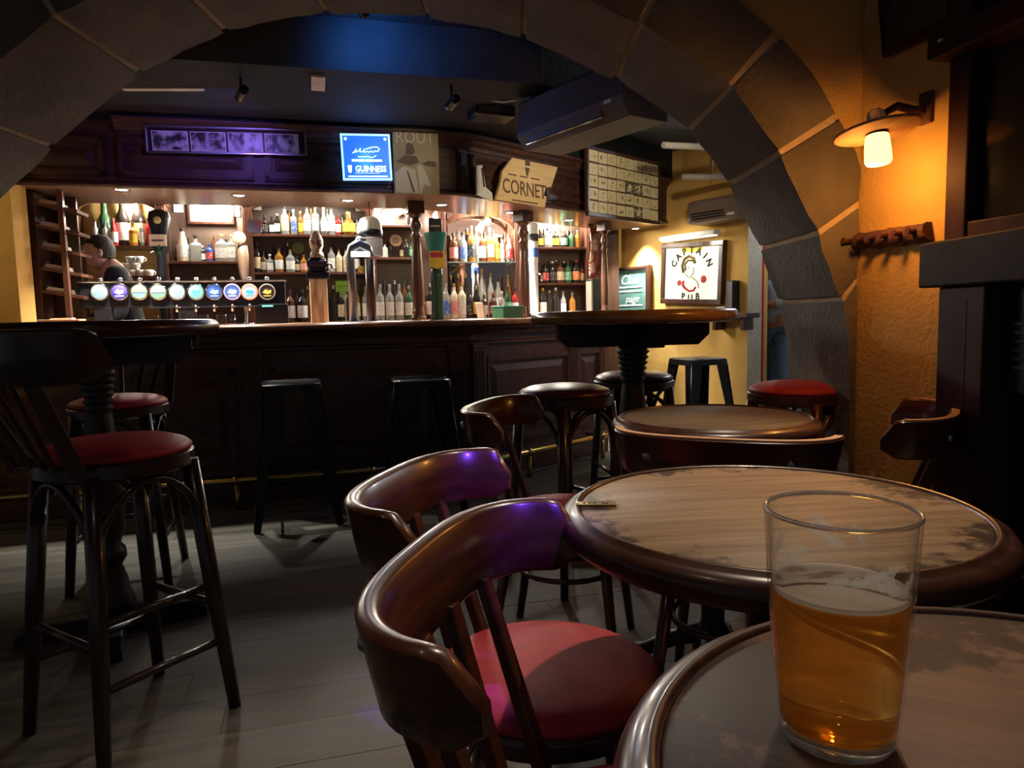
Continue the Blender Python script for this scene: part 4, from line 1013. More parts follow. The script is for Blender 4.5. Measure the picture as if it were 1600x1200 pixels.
# bottle kinds
def unit(name, prof, n=14, smooth=True, rot=0.0):
    mb = MB().lathe(prof, n, smooth=smooth)
    if rot: mb.xf(Matrix.Rotation(rot, 4, 'Z'))
    o = mb.build(name, MATS['black_ink'], None, auto=50); me = o.data; bpy.data.objects.remove(o); return me
BODY = {
 'spirit': [(0, 0), (.94, 0), (1, .02), (1, .60), (.93, .66), (.55, .73), (.36, .79), (.32, .94), (0, .94)],
 'squat': [(0, 0), (.95, 0), (1, .03), (1, .56), (.96, .64), (.6, .72), (.34, .77), (.32, .90), (0, .90)],
 'wine': [(0, 0), (.95, 0), (1, .02), (1, .55), (.88, .64), (.48, .76), (.36, .84), (.33, .95), (0, .95)],
 'flask': [(0, 0), (1.15, 0), (1.2, .03), (1.2, .62), (1.05, .68), (.4, .74), (.36, .93), (0, .93)],
 'cone': [(0, 0), (.95, 0), (1, .03), (.98, .30), (.7, .62), (.42, .80), (.34, .94), (0, .94)],
 'bellied': [(0, 0), (.55, 0), (.9, .08), (1, .22), (.97, .42), (.72, .6), (.4, .7), (.33, .93), (0, .93)],
}
bmesh_ = {k: unit(k + '_bottle_body', p_, 4 if k == 'flask' else 16, k != 'flask', R(45) if k == 'flask' else 0) for k, p_ in BODY.items()}
cap_me = unit('bottle_cap', [(0, .90), (.37, .90), (.38, .905), (.38, .995), (.33, 1.0), (0, 1.0)], 12)
def label_mesh(flat):
    mb = MB(); vs = []; fs = []
    if flat:
        mb.box(-.74, .74, -.875, -.84, .14, .52)
    else:
        n = 10
        for k in range(n + 1):
            a = R(-90 - 85 + 170 * k / n)
            vs += [(1.02 * math.cos(a), 1.02 * math.sin(a), .13), (1.02 * math.cos(a), 1.02 * math.sin(a), .50)]
        fs = [(2 * k, 2 * k + 2, 2 * k + 3, 2 * k + 1) for k in range(n)]; mb.add(vs, fs, True)
    o = mb.build('bottle_label', MATS['black_ink']); me = o.data; bpy.data.objects.remove(o); return me
lab_me = {False: label_mesh(False), True: label_mesh(True)}
GL = {
 'clear': mat('bottle_clear', (.86, .90, .86), .06, trans=.75), 'amber': mat('bottle_amber', (.62, .27, .05), .08, trans=.55), 'dark': mat('bottle_dark', (.018, .014, .012), .1),
 'green': mat('bottle_green', (.05, .13, .06), .1, trans=.3), 'blue': mat('bottle_blue', (.05, .10, .45), .1, trans=.3), 'red': mat('bottle_red', (.42, .03, .03), .12, trans=.2),
 'white': mat('bottle_white', (.72, .70, .64), .3), 'cream': mat('bottle_cream', (.66, .58, .42), .4), 'orange': mat('bottle_orange', (.75, .30, .04), .1, trans=.3), 'brown': mat('bottle_brown', (.12, .045, .02), .1, trans=.2),
}
LB = {
 'white': mat('label_white', (.80, .79, .74), .6, col2=(.60, .58, .54), scale=(3, 3, 14), lo=.52, hi=.6), 'cream': mat('label_cream', (.70, .60, .38), .6, col2=(.5, .4, .22), scale=(3, 3, 14), lo=.5, hi=.6), 'yellow': mat('label_yellow', (.80, .58, .07), .6, col2=(.55, .3, .05), scale=(3, 3, 10), lo=.55, hi=.62),
 'blue': mat('label_blue', (.07, .14, .50), .6, col2=(.6, .65, .75), scale=(3, 3, 12), lo=.58, hi=.62), 'red': mat('label_red', (.55, .05, .05), .6, col2=(.7, .6, .5), scale=(3, 3, 12), lo=.58, hi=.62), 'pink': mat('label_pink', (.72, .33, .30), .6, col2=(.6, .2, .2), scale=(3, 3, 12), lo=.55, hi=.62),
 'black': mat('label_black', (.03, .03, .035), .6, col2=(.4, .38, .3), scale=(3, 3, 14), lo=.58, hi=.62), 'green': mat('label_green', (.16, .42, .26), .6, col2=(.5, .6, .4), scale=(3, 3, 12), lo=.58, hi=.62), 'orange': mat('label_orange', (.72, .22, .07), .6, col2=(.8, .6, .4), scale=(3, 3, 12), lo=.58, hi=.62),
}
CP = {'dark': mat('cap_black', (.02, .02, .02), .35), 'gold': brass, 'white': whitepl, 'cork': mat('cap_cork', (.45, .28, .14), .8), 'red': mat('cap_red', (.5, .04, .04), .4), 'silver': steel}
def omat(o, m):
    o.material_slots[0].link = 'OBJECT'; o.material_slots[0].material = m
ORD = ['first', 'second', 'third', 'fourth', 'fifth', 'sixth', 'seventh', 'eighth', 'ninth', 'tenth', 'eleventh', 'twelfth', 'thirteenth', 'fourteenth', 'fifteenth', 'sixteenth']
def bottle(px, top, wpx, kind, g, lb, cp_, z, off, label, group):
    q = barA(px, top, off); h = max(.12, q.z - z); depth = (FA @ q).y
    wr = wpx * depth / 1111 / 2
    t = thing('bottle', label, 'bottle', FA @ Vector((q.x, off, z)), a1 + random.uniform(-.25, .25), group)
    t.scale = (wr, wr, h)
    b = bpy.data.objects.new('body', bmesh_[kind]); COL.objects.link(b); b.parent = t; omat(b, GL[g])
    if lb:
        l_ = bpy.data.objects.new('label', lab_me[kind == 'flask']); COL.objects.link(l_); l_.parent = t; omat(l_, LB[lb])
    c = bpy.data.objects.new('cap', cap_me); COL.objects.link(c); c.parent = t; omat(c, CP[cp_])
    return t
def row(key, phrase, items, off=1.875):
    z = shelves[key]
    for i, (px, top, wpx, kind, g, lb, cp_) in enumerate(items):
        lab = f'{g} bottle with {lb} label, {ORD[i]} from left {phrase}' if lb else f'unlabelled {g} bottle, {ORD[i]} from left {phrase}'
        bottle(px, top, wpx, kind, g, lb, cp_, z, off, lab, 'bottles ' + phrase)
S_, Q_, W_, F_, K_, B_ = 'spirit', 'squat', 'wine', 'flask', 'cone', 'bellied'
row('arched bay', 'on the arched bay shelf', [(148, 343, 8, S_, 'white', 'white', 'dark'), (176, 341, 12, K_, 'red', 'white', 'red'), (164, 345, 9, S_, 'white', 'white', 'silver'), (207, 347, 13, Q_, 'orange', 'yellow', 'gold'), (220, 341, 8, S_, 'clear', 'white', 'white'), (231, 341, 10, S_, 'red', None, 'dark'), (240, 346, 8, S_, 'dark', 'white', 'dark')], 1.82)
row('arched bay', 'at the back of the arched bay', [(161, 312, 24, B_, 'green', None, 'dark'), (189, 312, 21, W_, 'dark', 'white', 'dark'), (214, 313, 22, W_, 'dark', 'cream', 'gold')], 1.89)
row('second bay', 'on the second bay shelf', [(284, 357, 18, K_, 'cream', 'white', 'dark'), (305, 368, 19, F_, 'clear', None, 'dark'), (316, 384, 8, S_, 'dark', 'white', 'white'), (326, 380, 11, Q_, 'blue', 'red', 'silver'), (345, 366, 20, Q_, 'clear', 'white', 'cork'), (362, 366, 17, F_, 'clear', 'white', 'cork'), (375, 372, 9, S_, 'amber', 'cream', 'gold')])
row('top middle', 'on the top middle shelf', [(403, 342, 10, S_, 'dark', 'pink', 'dark'), (413, 336, 10, S_, 'dark', 'black', 'dark'), (424, 338, 10, F_, 'dark', 'white', 'dark'), (433, 334, 11, F_, 'dark', 'white', 'silver'), (444, 322, 13, S_, 'clear', 'cream', 'dark'), (458, 327, 11, F_, 'clear', 'blue', 'silver'), (469, 330, 9, S_, 'amber', 'yellow', 'gold'), (479, 322, 13, S_, 'clear', 'white', 'dark'), (492, 320, 13, F_, 'clear', 'white', 'cork'), (505, 324, 13, B_, 'clear', 'white', 'gold'), (517, 323, 11, S_, 'clear', 'white', 'dark'), (528, 334, 9, S_, 'red', 'white', 'dark'), (544, 331, 20, B_, 'amber', 'yellow', 'cork'), (558, 341, 8, S_, 'clear', 'white', 'dark')], 1.85)
row('top middle', 'at the back of the top middle shelf', [(451, 329, 10, S_, 'amber', None, 'dark'), (486, 326, 11, W_, 'amber', None, 'gold'), (511, 327, 10, W_, 'clear', None, 'silver'), (535, 335, 9, W_, 'green', None, 'dark')], 1.92)
row('lower middle', 'on the lower middle shelf', [(400, 378, 11, W_, 'dark', 'cream', 'dark'), (411, 393, 9, S_, 'brown', 'white', 'dark'), (421, 397, 12, F_, 'clear', 'white', 'white'), (435, 387, 13, S_, 'amber', 'white', 'dark'), (453, 390, 14, Q_, 'clear', 'white', 'gold'), (464, 400, 9, S_, 'dark', 'cream', 'dark'), (474, 398, 11, Q_, 'amber', 'pink', 'gold'), (517, 382, 11, S_, 'clear', 'white', 'dark'), (529, 389, 10, S_, 'cream', 'cream', 'gold'), (540, 389, 10, S_, 'cream', 'cream', 'gold'), (556, 384, 10, W_, 'dark', 'white', 'dark')], 1.85)
row('lower middle', 'at the back of the lower middle shelf', [(428, 382, 9, W_, 'dark', None, 'dark'), (443, 376, 9, W_, 'brown', None, 'dark'), (449, 380, 8, W_, 'dark', None, 'gold'), (523, 378, 9, W_, 'brown', None, 'dark'), (548, 380, 9, W_, 'dark', None, 'dark')], 1.92)
row('narrow', 'on the narrow bay shelf', [(594, 378, 9, S_, 'clear', 'white', 'dark'), (601, 380, 9, F_, 'white', 'white', 'dark'), (634, 374, 9, W_, 'dark', None, 'gold'), (643, 376, 8, W_, 'green', 'green', 'dark')])
row('counter', 'on the narrow bay counter', [(593, 444, 13, S_, 'clear', 'white', 'silver'), (608, 444, 13, S_, 'clear', 'white', 'silver'), (623, 444, 13, S_, 'clear', 'white', 'silver'), (638, 446, 12, S_, 'green', 'white', 'silver'), (656, 459, 18, F_, 'amber', 'red', 'dark'), (671, 443, 12, S_, 'dark', 'white', 'silver')], 1.66)
row('counter', 'in second row of narrow bay counter', [(600, 438, 12, W_, 'dark', None, 'dark'), (616, 438, 12, W_, 'dark', None, 'silver'), (631, 438, 12, W_, 'brown', None, 'dark'), (646, 437, 11, W_, 'green', None, 'dark')], 1.80)
row('glass', 'on the glass shelf', [(708, 364, 14, S_, 'brown', 'pink', 'dark'), (723, 363, 13, S_, 'clear', 'blue', 'dark'), (736, 353, 12, W_, 'amber', 'black', 'silver'), (744, 355, 9, S_, 'clear', None, 'white'), (752, 360, 13, S_, 'brown', 'white', 'silver'), (765, 356, 14, F_, 'amber', 'cream', 'cork'), (776, 366, 10, S_, 'amber', 'yellow', 'white'), (784, 370, 9, S_, 'clear', 'white', 'dark'), (795, 367, 13, B_, 'clear', 'red', 'red')], 1.86)
row('counter', 'on the mirrored bay counter', [(696, 443, 13, S_, 'clear', 'blue', 'silver'), (709, 443, 13, S_, 'cream', 'pink', 'gold'), (721, 442, 13, S_, 'cream', 'white', 'gold'), (732, 456, 11, S_, 'dark', 'black', 'dark'), (744, 447, 12, S_, 'dark', 'yellow', 'gold'), (756, 457, 12, Q_, 'brown', 'white', 'white'), (770, 457, 12, Q_, 'brown', 'red', 'red'), (784, 455, 11, S_, 'clear', None, 'white'), (793, 448, 11, S_, 'green', 'green', 'dark'), (804, 450, 11, S_, 'red', 'white', 'dark')], 1.66)
row('counter', 'in back row under the glass shelf', [(704, 430, 9, W_, 'dark', None, 'gold'), (716, 427, 11, W_, 'brown', None, 'cork'), (727, 427, 11, W_, 'dark', None, 'cork'), (752, 420, 10, W_, 'clear', None, 'cork'), (766, 426, 10, W_, 'clear', None, 'gold'), (778, 434, 11, S_, 'clear', 'white', 'dark'), (794, 430, 9, W_, 'amber', None, 'gold'), (808, 430, 9, W_, 'clear', None, 'gold')], 1.84)
row('upper right', 'on the upper right shelf', [(844, 359, 10, Q_, 'dark', 'yellow', 'dark'), (856, 357, 13, Q_, 'clear', 'white', 'dark'), (868, 358, 11, Q_, 'dark', 'yellow', 'white'), (881, 357, 12, Q_, 'dark', 'green', 'white'), (893, 360, 10, S_, 'green', None, 'dark'), (902, 360, 9, S_, 'amber', None, 'gold')], 1.86)
row('lower right', 'on the lower right shelf', [(852, 410, 11, Q_, 'dark', 'red', 'dark'), (863, 408, 11, Q_, 'dark', 'black', 'white'), (875, 407, 13, Q_, 'brown', 'cream', 'dark'), (887, 408, 12, Q_, 'green', 'green', 'dark'), (900, 406, 13, W_, 'dark', 'orange', 'red'), (909, 412, 8, Q_, 'brown', 'cream', 'dark')], 1.86)
row('counter', 'on the right bay counter', [(836, 452, 10, W_, 'dark', None, 'gold'), (848, 450, 11, W_, 'dark', 'cream', 'gold'), (858, 454, 10, W_, 'dark', None, 'gold'), (868, 450, 11, W_, 'dark', None, 'silver'), (880, 455, 9, S_, 'clear', 'white', 'silver'), (894, 457, 10, S_, 'amber', None, 'silver')], 1.72)
row('counter', 'on the counter under the middle shelves', [(452, 452, 15, Q_, 'brown', 'white', 'dark'), (471, 452, 15, Q_, 'dark', 'white', 'dark'), (532, 450, 10, S_, 'dark', 'cream', 'dark'), (545, 448, 10, S_, 'brown', None, 'gold')], 1.70)

row('second bay', 'at the back of the second bay', [(294, 372, 9, W_, 'dark', None, 'dark'), (334, 370, 9, W_, 'brown', None, 'gold'), (353, 374, 9, W_, 'green', None, 'dark'), (369, 378, 8, W_, 'dark', None, 'silver')], 1.93)
row('narrow', 'at the back of the narrow bay', [(608, 376, 9, W_, 'dark', None, 'dark'), (628, 378, 8, S_, 'brown', 'cream', 'dark')], 1.93)
row('narrow top', 'on the narrow top shelf', [(592, 330, 8, S_, 'clear', 'white', 'dark'), (637, 328, 8, W_, 'dark', None, 'gold'), (645, 330, 8, S_, 'amber', 'cream', 'dark')], 1.88)
row('glass', 'at the back of the glass shelf', [(716, 360, 9, W_, 'clear', None, 'silver'), (730, 362, 9, W_, 'dark', None, 'gold'), (758, 363, 9, W_, 'green', None, 'dark'), (771, 360, 9, W_, 'clear', None, 'silver'), (789, 364, 9, W_, 'brown', None, 'dark')], 1.93)
row('upper right', 'at the back of the upper right shelf', [(850, 358, 9, W_, 'dark', None, 'dark'), (862, 360, 9, W_, 'clear', None, 'silver'), (875, 358, 9, W_, 'brown', None, 'dark'), (887, 359, 9, W_, 'dark', None, 'gold')], 1.93)
row('lower right', 'at the back of the lower right shelf', [(857, 408, 9, W_, 'dark', None, 'dark'), (869, 406, 9, W_, 'brown', None, 'silver'), (881, 408, 9, W_, 'dark', None, 'gold'), (893, 407, 9, W_, 'green', None, 'dark')], 1.93)
row('counter', 'in second row under the middle shelves', [(462, 446, 11, W_, 'dark', None, 'dark'), (480, 447, 11, W_, 'brown', None, 'gold'), (520, 446, 11, W_, 'dark', None, 'silver'), (538, 443, 11, W_, 'clear', None, 'dark'), (556, 446, 11, S_, 'amber', 'cream', 'dark'), (570, 447, 11, S_, 'clear', 'white', 'silver')], 1.85)
# plates, mugs, boxes, framed paper, lamps on the back bar
def fa_thing(name, label, cat, u, off, z, group=None, rot=0.0):
    return thing(name, label, cat, FA @ Vector((u, off, z)), a1 + rot, group)
for px, py, r_, m_, lab in ((465, 388, .05, mat('green_plate', (.16, .24, .12), .4), 'small round green plate leaning on the lower middle shelf'), (618, 376, .055, mat('buff_plate', (.62, .48, .30), .5), 'round buff plate leaning on the narrow bay shelf')):
    q = barA(px, py, 1.93); t = fa_thing('round_plate', lab, 'plate', q.x, 1.93, q.z)
    MB().lathe([(0, 0), (r_ * .7, 0), (r_, .006), (r_ * 1.01, .010), (r_ * .7, .005), (0, .004)], 24).xf(Matrix.Rotation(R(80), 4, 'X')).build('dish', m_, t)
    MB().lathe([(r_ * .3, .0075), (r_ * .36, .009), (r_ * .42, .0075)], 20).xf(Matrix.Rotation(R(80), 4, 'X')).build('ring_mark', brownink, t)
mugz = zb(200, 432, 1.70)
sh = MB().box(ub(168, 1.7) - .02, ub(246, 1.7), 1.62, OB - .002, mugz - .02, mugz).build('shelf', redwood, bb)
k = 0
for lvl, us in ((0, (180, 193, 206, 219, 232)), (1, (186, 199, 212)), (2, (206, 218))):
    for px in us:
        q = barA(px, 420, 1.72); t = fa_thing('coffee_cup', f'white coffee cup, {ORD[k]} in the pile behind the bartender', 'cup', q.x, 1.72, mugz + lvl * .052, 'white cups behind the bartender', random.uniform(-1, 1)); k += 1
        MB().lathe([(0, .001), (.024, 0), (.027, .004), (.036, .03), (.038, .051), (.035, .051), (.032, .03), (.022, .006), (0, .005)], 18).build('cup', white, t)
        MB().tube([(.034, 0, .042), (.052, 0, .040), (.054, 0, .024), (.034, 0, .014)], .004, 6).build('handle', white, t)
def frame_thing(name, lab, cat, pxs, off, m_face, fw=.02, fm_=mahogv):
    a = barA(pxs[0], pxs[3], off); b = barA(pxs[2], pxs[1], off)
    t = fa_thing(name, lab, cat, (a.x + b.x) / 2, off, a.z); hw = (b.x - a.x) / 2; hh = b.z - a.z
    MB().box(-hw, hw, -.006, .006, 0, hh).build('sheet', m_face, t)
    if fw:
        for bx in ((-hw - fw, hw + fw, -fw, 0), (-hw - fw, hw + fw, hh, hh + fw), (-hw - fw, -hw, 0, hh), (hw, hw + fw, 0, hh)):
            MB().box(bx[0], bx[1], -.012, .010, bx[2], bx[3]).build('frame', fm_, t)
    return t, hw, hh
fcert, hw, hh = frame_thing('framed_certificate', 'bright framed certificate lit by a small lamp on the back bar', 'picture', (298, 314, 360, 346), OB - .03, paper)
for k in range(4): MB().box(-hw * .6, hw * .6, -.0075, -.0055, hh * (.25 + .14 * k), hh * (.25 + .14 * k) + .006).build('text_line', brownink, fcert)
for (xx, hgt, lab) in (((364, 316, 374, 338), 0, 'small white card pinned beside the framed certificate'), ((394, 316, 408, 328), 0, 'small cream card above the top middle shelf, left'), ((556, 318, 570, 330), 0, 'small cream card above the top middle shelf, right'), ((272, 318, 286, 332), 0, 'small grey card left of the framed certificate')):
    t, hw, hh = frame_thing('pinned_card', lab, 'card', xx, OB - .02, paper, 0); MB().lathe([(0, .003), (.004, .002), (.005, 0)], 8).xf(Matrix.Translation((0, -.006, hh - .012)) @ Matrix.Rotation(R(90), 4, 'X')).build('pin', steel, t)
greennote = mat('green_note', (.30, .62, .08), .7)
for k, (bx, lab) in enumerate((((525, 439, 535, 456), 'lime green sticky note on the back bar, left one'), ((536, 439, 546, 456), 'lime green sticky note on the back bar, right one'), ((531, 456, 538, 464), 'lime green sticky note hanging lowest'))):
    t, hw, hh = frame_thing('sticky_note', lab, 'note', bx, 1.60, greennote, 0)
    MB().box(-hw * .7, hw * .7, -.0072, -.0055, hh * .5, hh * .5 + .004).build('pen_line', ink, t)
bulb = mat('warm_bulb', (1, .95, .8), .4, emit=(1.0, .90, .70), estr=9)
for k, (px, py, r_, off, e, lab) in enumerate(((350, 318, .030, 1.90, 20.0, 'small shaded lamp over the framed certificate'), (602, 334, .032, 1.90, 26.0, 'small white glowing lamp on the narrow top shelf'), (762, 346, .030, 1.84, 28.0, 'round glowing bulb under the mirrored arch'), (683, 338, .040, 1.90, 26.0, 'glowing paper-shaded lamp between narrow and mirrored bays'), (212, 320, .018, 1.88, 9.0, 'small lamp under the crown of the arched bay'), (870, 350, .016, 1.88, 12.0, 'small lamp under the header of the right bay'))):
    q = barA(px, py, off)
    t = fa_thing('back_bar_lamp', lab, 'lamp', q.x, off, q.z, 'lamps on the back bar')
    MB().lathe([(0, -r_ * 1.1), (r_ * .6, -r_ * .9), (r_, -r_ * .1), (r_ * .85, r_ * .6), (r_ * .4, r_), (0, r_)], 18).build('glowing_globe', bulb, t)
    MB().lathe([(r_ * .42, r_ * .7), (r_ * .42, r_ * 1.3), (0, r_ * 1.3)], 14).build('socket', brass, t)
    MB().tube([(0, 0, r_ * 1.2), (0, .03, r_ * 1.5), (0, OB - off, r_ * 1.5)], .005, 6).build('arm', brass, t)
    lamp('POINT', 'back_bar_bulb', (0, -.06, -.02), e, (1.0, .92, .78), parent=t, size=.03)
tube_m = mat('fill_tube_glow', (1, .95, .85), .4, emit=(1, .9, .72), estr=4)  # added tubes, out of sight behind the soffit, to brighten the shelves
for px, e, lab in ((330, 10, 'added fill tube out of view above the second bay'), (440, 5.5, 'added fill tube out of view, left over the middle shelves'), (525, 5.5, 'added fill tube out of view, right over the middle shelves'), (632, 16, 'added fill tube out of view above the narrow bay'), (755, 14, 'added fill tube out of view above the mirrored bay'), (870, 12, 'added fill tube out of view above the right bay')):
    u = ub(px, 1.68); t = fa_thing('fill_tube_lamp', lab, 'lamp', u, 1.68, 2.16, 'added fill tubes over the back bar')
    MB().tube([(-.16, 0, 0), (.16, 0, 0)], .010, 8).build('tube', tube_m, t)
    MB().box(-.17, .17, -.015, .10, .012, .03).build('holder', blackplastic, t)
    lamp('POINT', 'fill_tube_light', (0, -.02, -.05), e, (1.0, .93, .80), parent=t, size=.05)
hornm = mat('horn_card', (.55, .42, .26), .6)
q = barA(620, 334, 1.90); t = fa_thing('paper_horn', 'pale cone-shaped horn ornament on the narrow top shelf', 'ornament', q.x, 1.90, q.z)
MB().lathe([(.008, -.05), (.02, -.02), (.05, .05), (.052, .052), (.045, .045), (.006, -.048)], 18).xf(Matrix.Rotation(R(40), 4, 'Y')).build('horn', hornm, t)
MB().box(-.03, .01, -.02, .02, shelves['narrow top'] - q.z, shelves['narrow top'] - q.z + .05).build('stand', mahog, t)

# ------------------------------------------------------------------ things on the bar counter
CTZ = BT - .008
def on_a(px, off): return barA(px, 480, off).x
def ztA(px, py, off): return barA(px, py, off).z
# tap rail
tr_off = .40
u0, u1 = on_a(125, tr_off), on_a(447, tr_off)
tr = fa_thing('beer_tap_rail', 'long black tap rail with ten lit round badges', 'beer taps', (u0 + u1) / 2, tr_off, CTZ)
hw = (u1 - u0) / 2; zA = ztA(286, 479, tr_off) - CTZ; zB = ztA(286, 441, tr_off) - CTZ; 
MB().box(-hw, hw, 0, .07, zA, zB).build('fascia_box', blackplastic, tr, bevel=.006)
MB().box(-hw - .01, hw + .01, -.012, .08, zB, zB + .010).build('chrome_top', chrome, tr, bevel=.003)
MB().box(-hw * .35, hw * .8, -.004, .006, zA - .008, zA).build('lower_trim', chrome, tr)
for xx in (-hw + .12, hw - .14, 0.0): MB().box(xx - .05, xx + .05, .0, .06, 0, zA + .002).build('leg', blackplastic, tr, bevel=.006)
bad = [((.62, .95, .92), (.2, .45, .55)), ((.16, .10, .75), (.45, .5, 1)), ((.75, .85, .30), (.15, .65, .55)), ((.85, .92, .42), (.12, .3, .2)), ((.75, .95, .98), (.2, .35, .4)), ((.45, .92, .78), (.1, .4, .5)), ((.10, .22, .68), (.35, .55, .95)), ((.16, .30, .80), (.85, .9, 1)), ((.95, .95, .95), (.05, .4, .75)), ((.05, .03, .02), (.9, .5, .1))]
rimc = [None, None, None, None, None, None, None, (.85, .45, .55), (.85, .25, .10), (.35, .25, .2)]
for k, (px, (c_a, c_b)) in enumerate(zip((156, 187, 218, 247.5, 277, 306.5, 335, 363, 390, 417.5), bad)):
    q = barA(px, 456, tr_off); xx = q.x - (u0 + u1) / 2; zz = q.z - CTZ
    c_d = tuple(v * .35 for v in c_a); ma = mat('badge_%s' % ORD[k], c_d, .6, emit=c_a, estr=.36); mb_ = mat('badge_mark_%s' % ORD[k], c_b, .4, emit=c_b, estr=.4)
    RX = Matrix.Translation((xx, -.002, zz)) @ Matrix.Rotation(R(90), 4, 'X')
    rr = .047
    d = MB().lathe([(0, .010), (rr * .9, .009), (rr, .004), (rr, 0), (0, 0)], 28).xf(RX).build('badge', ma, tr)
    MB().lathe([(rr * .98, 0), (rr * 1.1, .004), (rr * 1.08, .012), (rr * .95, .010)], 28).xf(RX).build('badge_rim', chrome if rimc[k] is None else mat('badge_rim_' + ORD[k], rimc[k], .4, emit=rimc[k], estr=.5), tr)
    if k in (2, 3):
        MB().box(-rr * .85, rr * .85, -.0125, -.010, -rr * .2, -rr * .05).xf(T(xx, -.002, zz)).build('badge_stripe', mat('stripe_' + ORD[k], (.05, .12, .3), .5), d)
        MB().prism([(rr * .8 * math.cos(R(a)), rr * .8 * math.sin(R(a))) for a in range(200, 341, 14)], .010, .0125, UPR).xf(T(xx, -.002, zz)).build('badge_mark', mb_, d)
    else:
        MB().prism([(-rr * .6, -rr * .1), (-rr * .2, rr * .35), (rr * .1, rr * .15), (rr * .55, rr * .25), (rr * .5, -rr * .2), (0, -rr * .35)], .010, .0125, UPR).xf(T(xx, -.002, zz)).build('badge_mark', mb_, d)
        MB().box(-rr * .5, rr * .5, -.0125, -.010, -rr * .62, -rr * .48).xf(T(xx, -.002, zz)).build('badge_stripe', mb_, d)
    MB().lathe([(.006, 0), (.014, .004), (.016, .014), (.010, .022), (0, .024)], 12, (xx, .03, zB + .01)).build('tap_knob', chrome, tr)
    if 3 < k < 9: MB().tube([(xx, -.012, zA + .01), (xx, -.05, zA), (xx, -.055, zA - .035)], .007, 8).build('spout', chrome, tr)
# single beer fonts along the bar
def font_base(t, r_, m_): MB().lathe([(0, 0), (r_, 0), (r_, .012), (r_ * .8, .02), (0, .02)], 20).build('base', m_, t)
def h_of(px, py, off): return barA(px, py, off).z - CTZ
# A: slim tap with red top sign and round wooden badge
o_ = .34
t = fa_thing('beer_font', 'slim beer font with wooden handle, round badge and red sign', 'beer tap', on_a(384, .54), .54, CTZ)
f = lambda py: h_of(384, py, .54)
MB().lathe([(.012, f(490) if f(490) > 0 else 0), (.014, f(440)), (.03, f(428)), (.038, f(402)), (.032, f(384)), (.014, f(380)), (0, f(378))], 14).build('handle', mat('font_wood', (.06, .03, .014), .5, col2=(.10, .05, .025), scale=(20, 20, 4)), t)
MB().lathe([(.012, 0), (.012, f(436))], 10).build('stem', chrome, t)
MB().lathe([(0, .012), (.040, .010), (.044, .004), (.044, 0), (0, 0)], 22).xf(Matrix.Translation((-.015, -.03, f(373))) @ Matrix.Rotation(R(90), 4, 'X')).build('round_badge', mat('badge_wood', (.26, .15, .07), .5, col2=(.06, .035, .02), scale=(60, 60, 60), lo=.55, hi=.6), t)
MB().box(-.05, .035, -.012, .0, f(362), f(342)).xf(Matrix.Rotation(R(8), 4, 'Y')).build('top_sign', mat('sign_red', (.42, .06, .05), .5, col2=(.12, .10, .12), scale=(10, 10, 14), lo=.45, hi=.5), t)
MB().lathe([(0, 0), (.05, 0), (.05, .012), (0, .014)], 18).build('base', chrome, t)
# B: dark font on a pale wooden block
t = fa_thing('beer_font', 'dark beer font with carved figure on a pale wooden column', 'beer tap', on_a(499, .36), .36, CTZ)
f = lambda py: h_of(499, py, .36); cm = mat('pale_block', (.66, .50, .30), .55, col2=(.30, .17, .09), scale=(16, 16, 2), lo=.5, hi=.62)
MB().box(-.055, .055, -.045, .045, 0, f(436)).build('column', cm, t, bevel=.005)
MB().box(-.072, .072, -.05, .05, f(436), f(425)).build('collar', blackplastic, t, bevel=.006)
MB().box(-.055, .055, -.04, .04, f(425), f(404)).build('body', blackplastic, t, bevel=.012)
MB().box(-.066, .07, -.046, .046, f(417), f(408)).build('name_band', mat('font_band', (.05, .03, .05), .4), t, bevel=.004)
MB().lathe([(0, f(404)), (.045, f(403)), (.04, f(396)), (.03, f(392)), (.042, f(384)), (.044, f(376)), (.03, f(368)), (.016, f(362)), (0, f(361))], 16).build('carved_figure', mat('figure_buff', (.50, .36, .20), .5, col2=(.12, .06, .03), scale=(22, 22, 22), lo=.5, hi=.56), t)
MB().tube([(.05, -.04, f(412)), (.085, -.06, f(414)), (.09, -.06, f(424))], .009, 8).build('spout', chrome, t)
# C: arched grey font with white badge
t = fa_thing('beer_font', 'arched grey metal beer font with a glowing white badge', 'beer tap', on_a(566, .36), .36, CTZ)
f = lambda py: h_of(566, py, .36); gm = mat('font_pewter', (.20, .21, .23), .3, metal=.7)
MB().tube([(-.055, 0, 0), (-.062, 0, f(430)), (-.066, 0, f(402)), (-.045, 0, f(388)), (0, 0, f(381)), (.045, 0, f(388)), (.062, 0, f(402))], [.030, .028, .030, .036, .040, .036, .03], 12).build('arch', gm, t)
MB().tube([(.060, .0, 0), (.060, 0, f(405))], .030, 12).build('brown_leg', mat('font_brown', (.08, .045, .03), .35), t)
MB().box(-.060, .060, -.052, -.036, f(402), f(394)).build('badge', mat('badge_white_glow', (1, 1, 1), .4, emit=(1, 1, .98), estr=1.6), t, bevel=.004)
MB().lathe([(.028, f(382)), (.032, f(377)), (.018, f(370)), (0, f(369))], 16).build('finial', gm, t)
MB().lathe([(0, .010), (.02, .008), (.022, 0)], 14).xf(Matrix.Translation((.0, -.03, f(421))) @ Matrix.Rotation(R(90), 4, 'X')).build('small_badge', LB['yellow'], t)
MB().box(-.11, .10, -.04, .04, 0, .012).build('base', gm, t, bevel=.004)
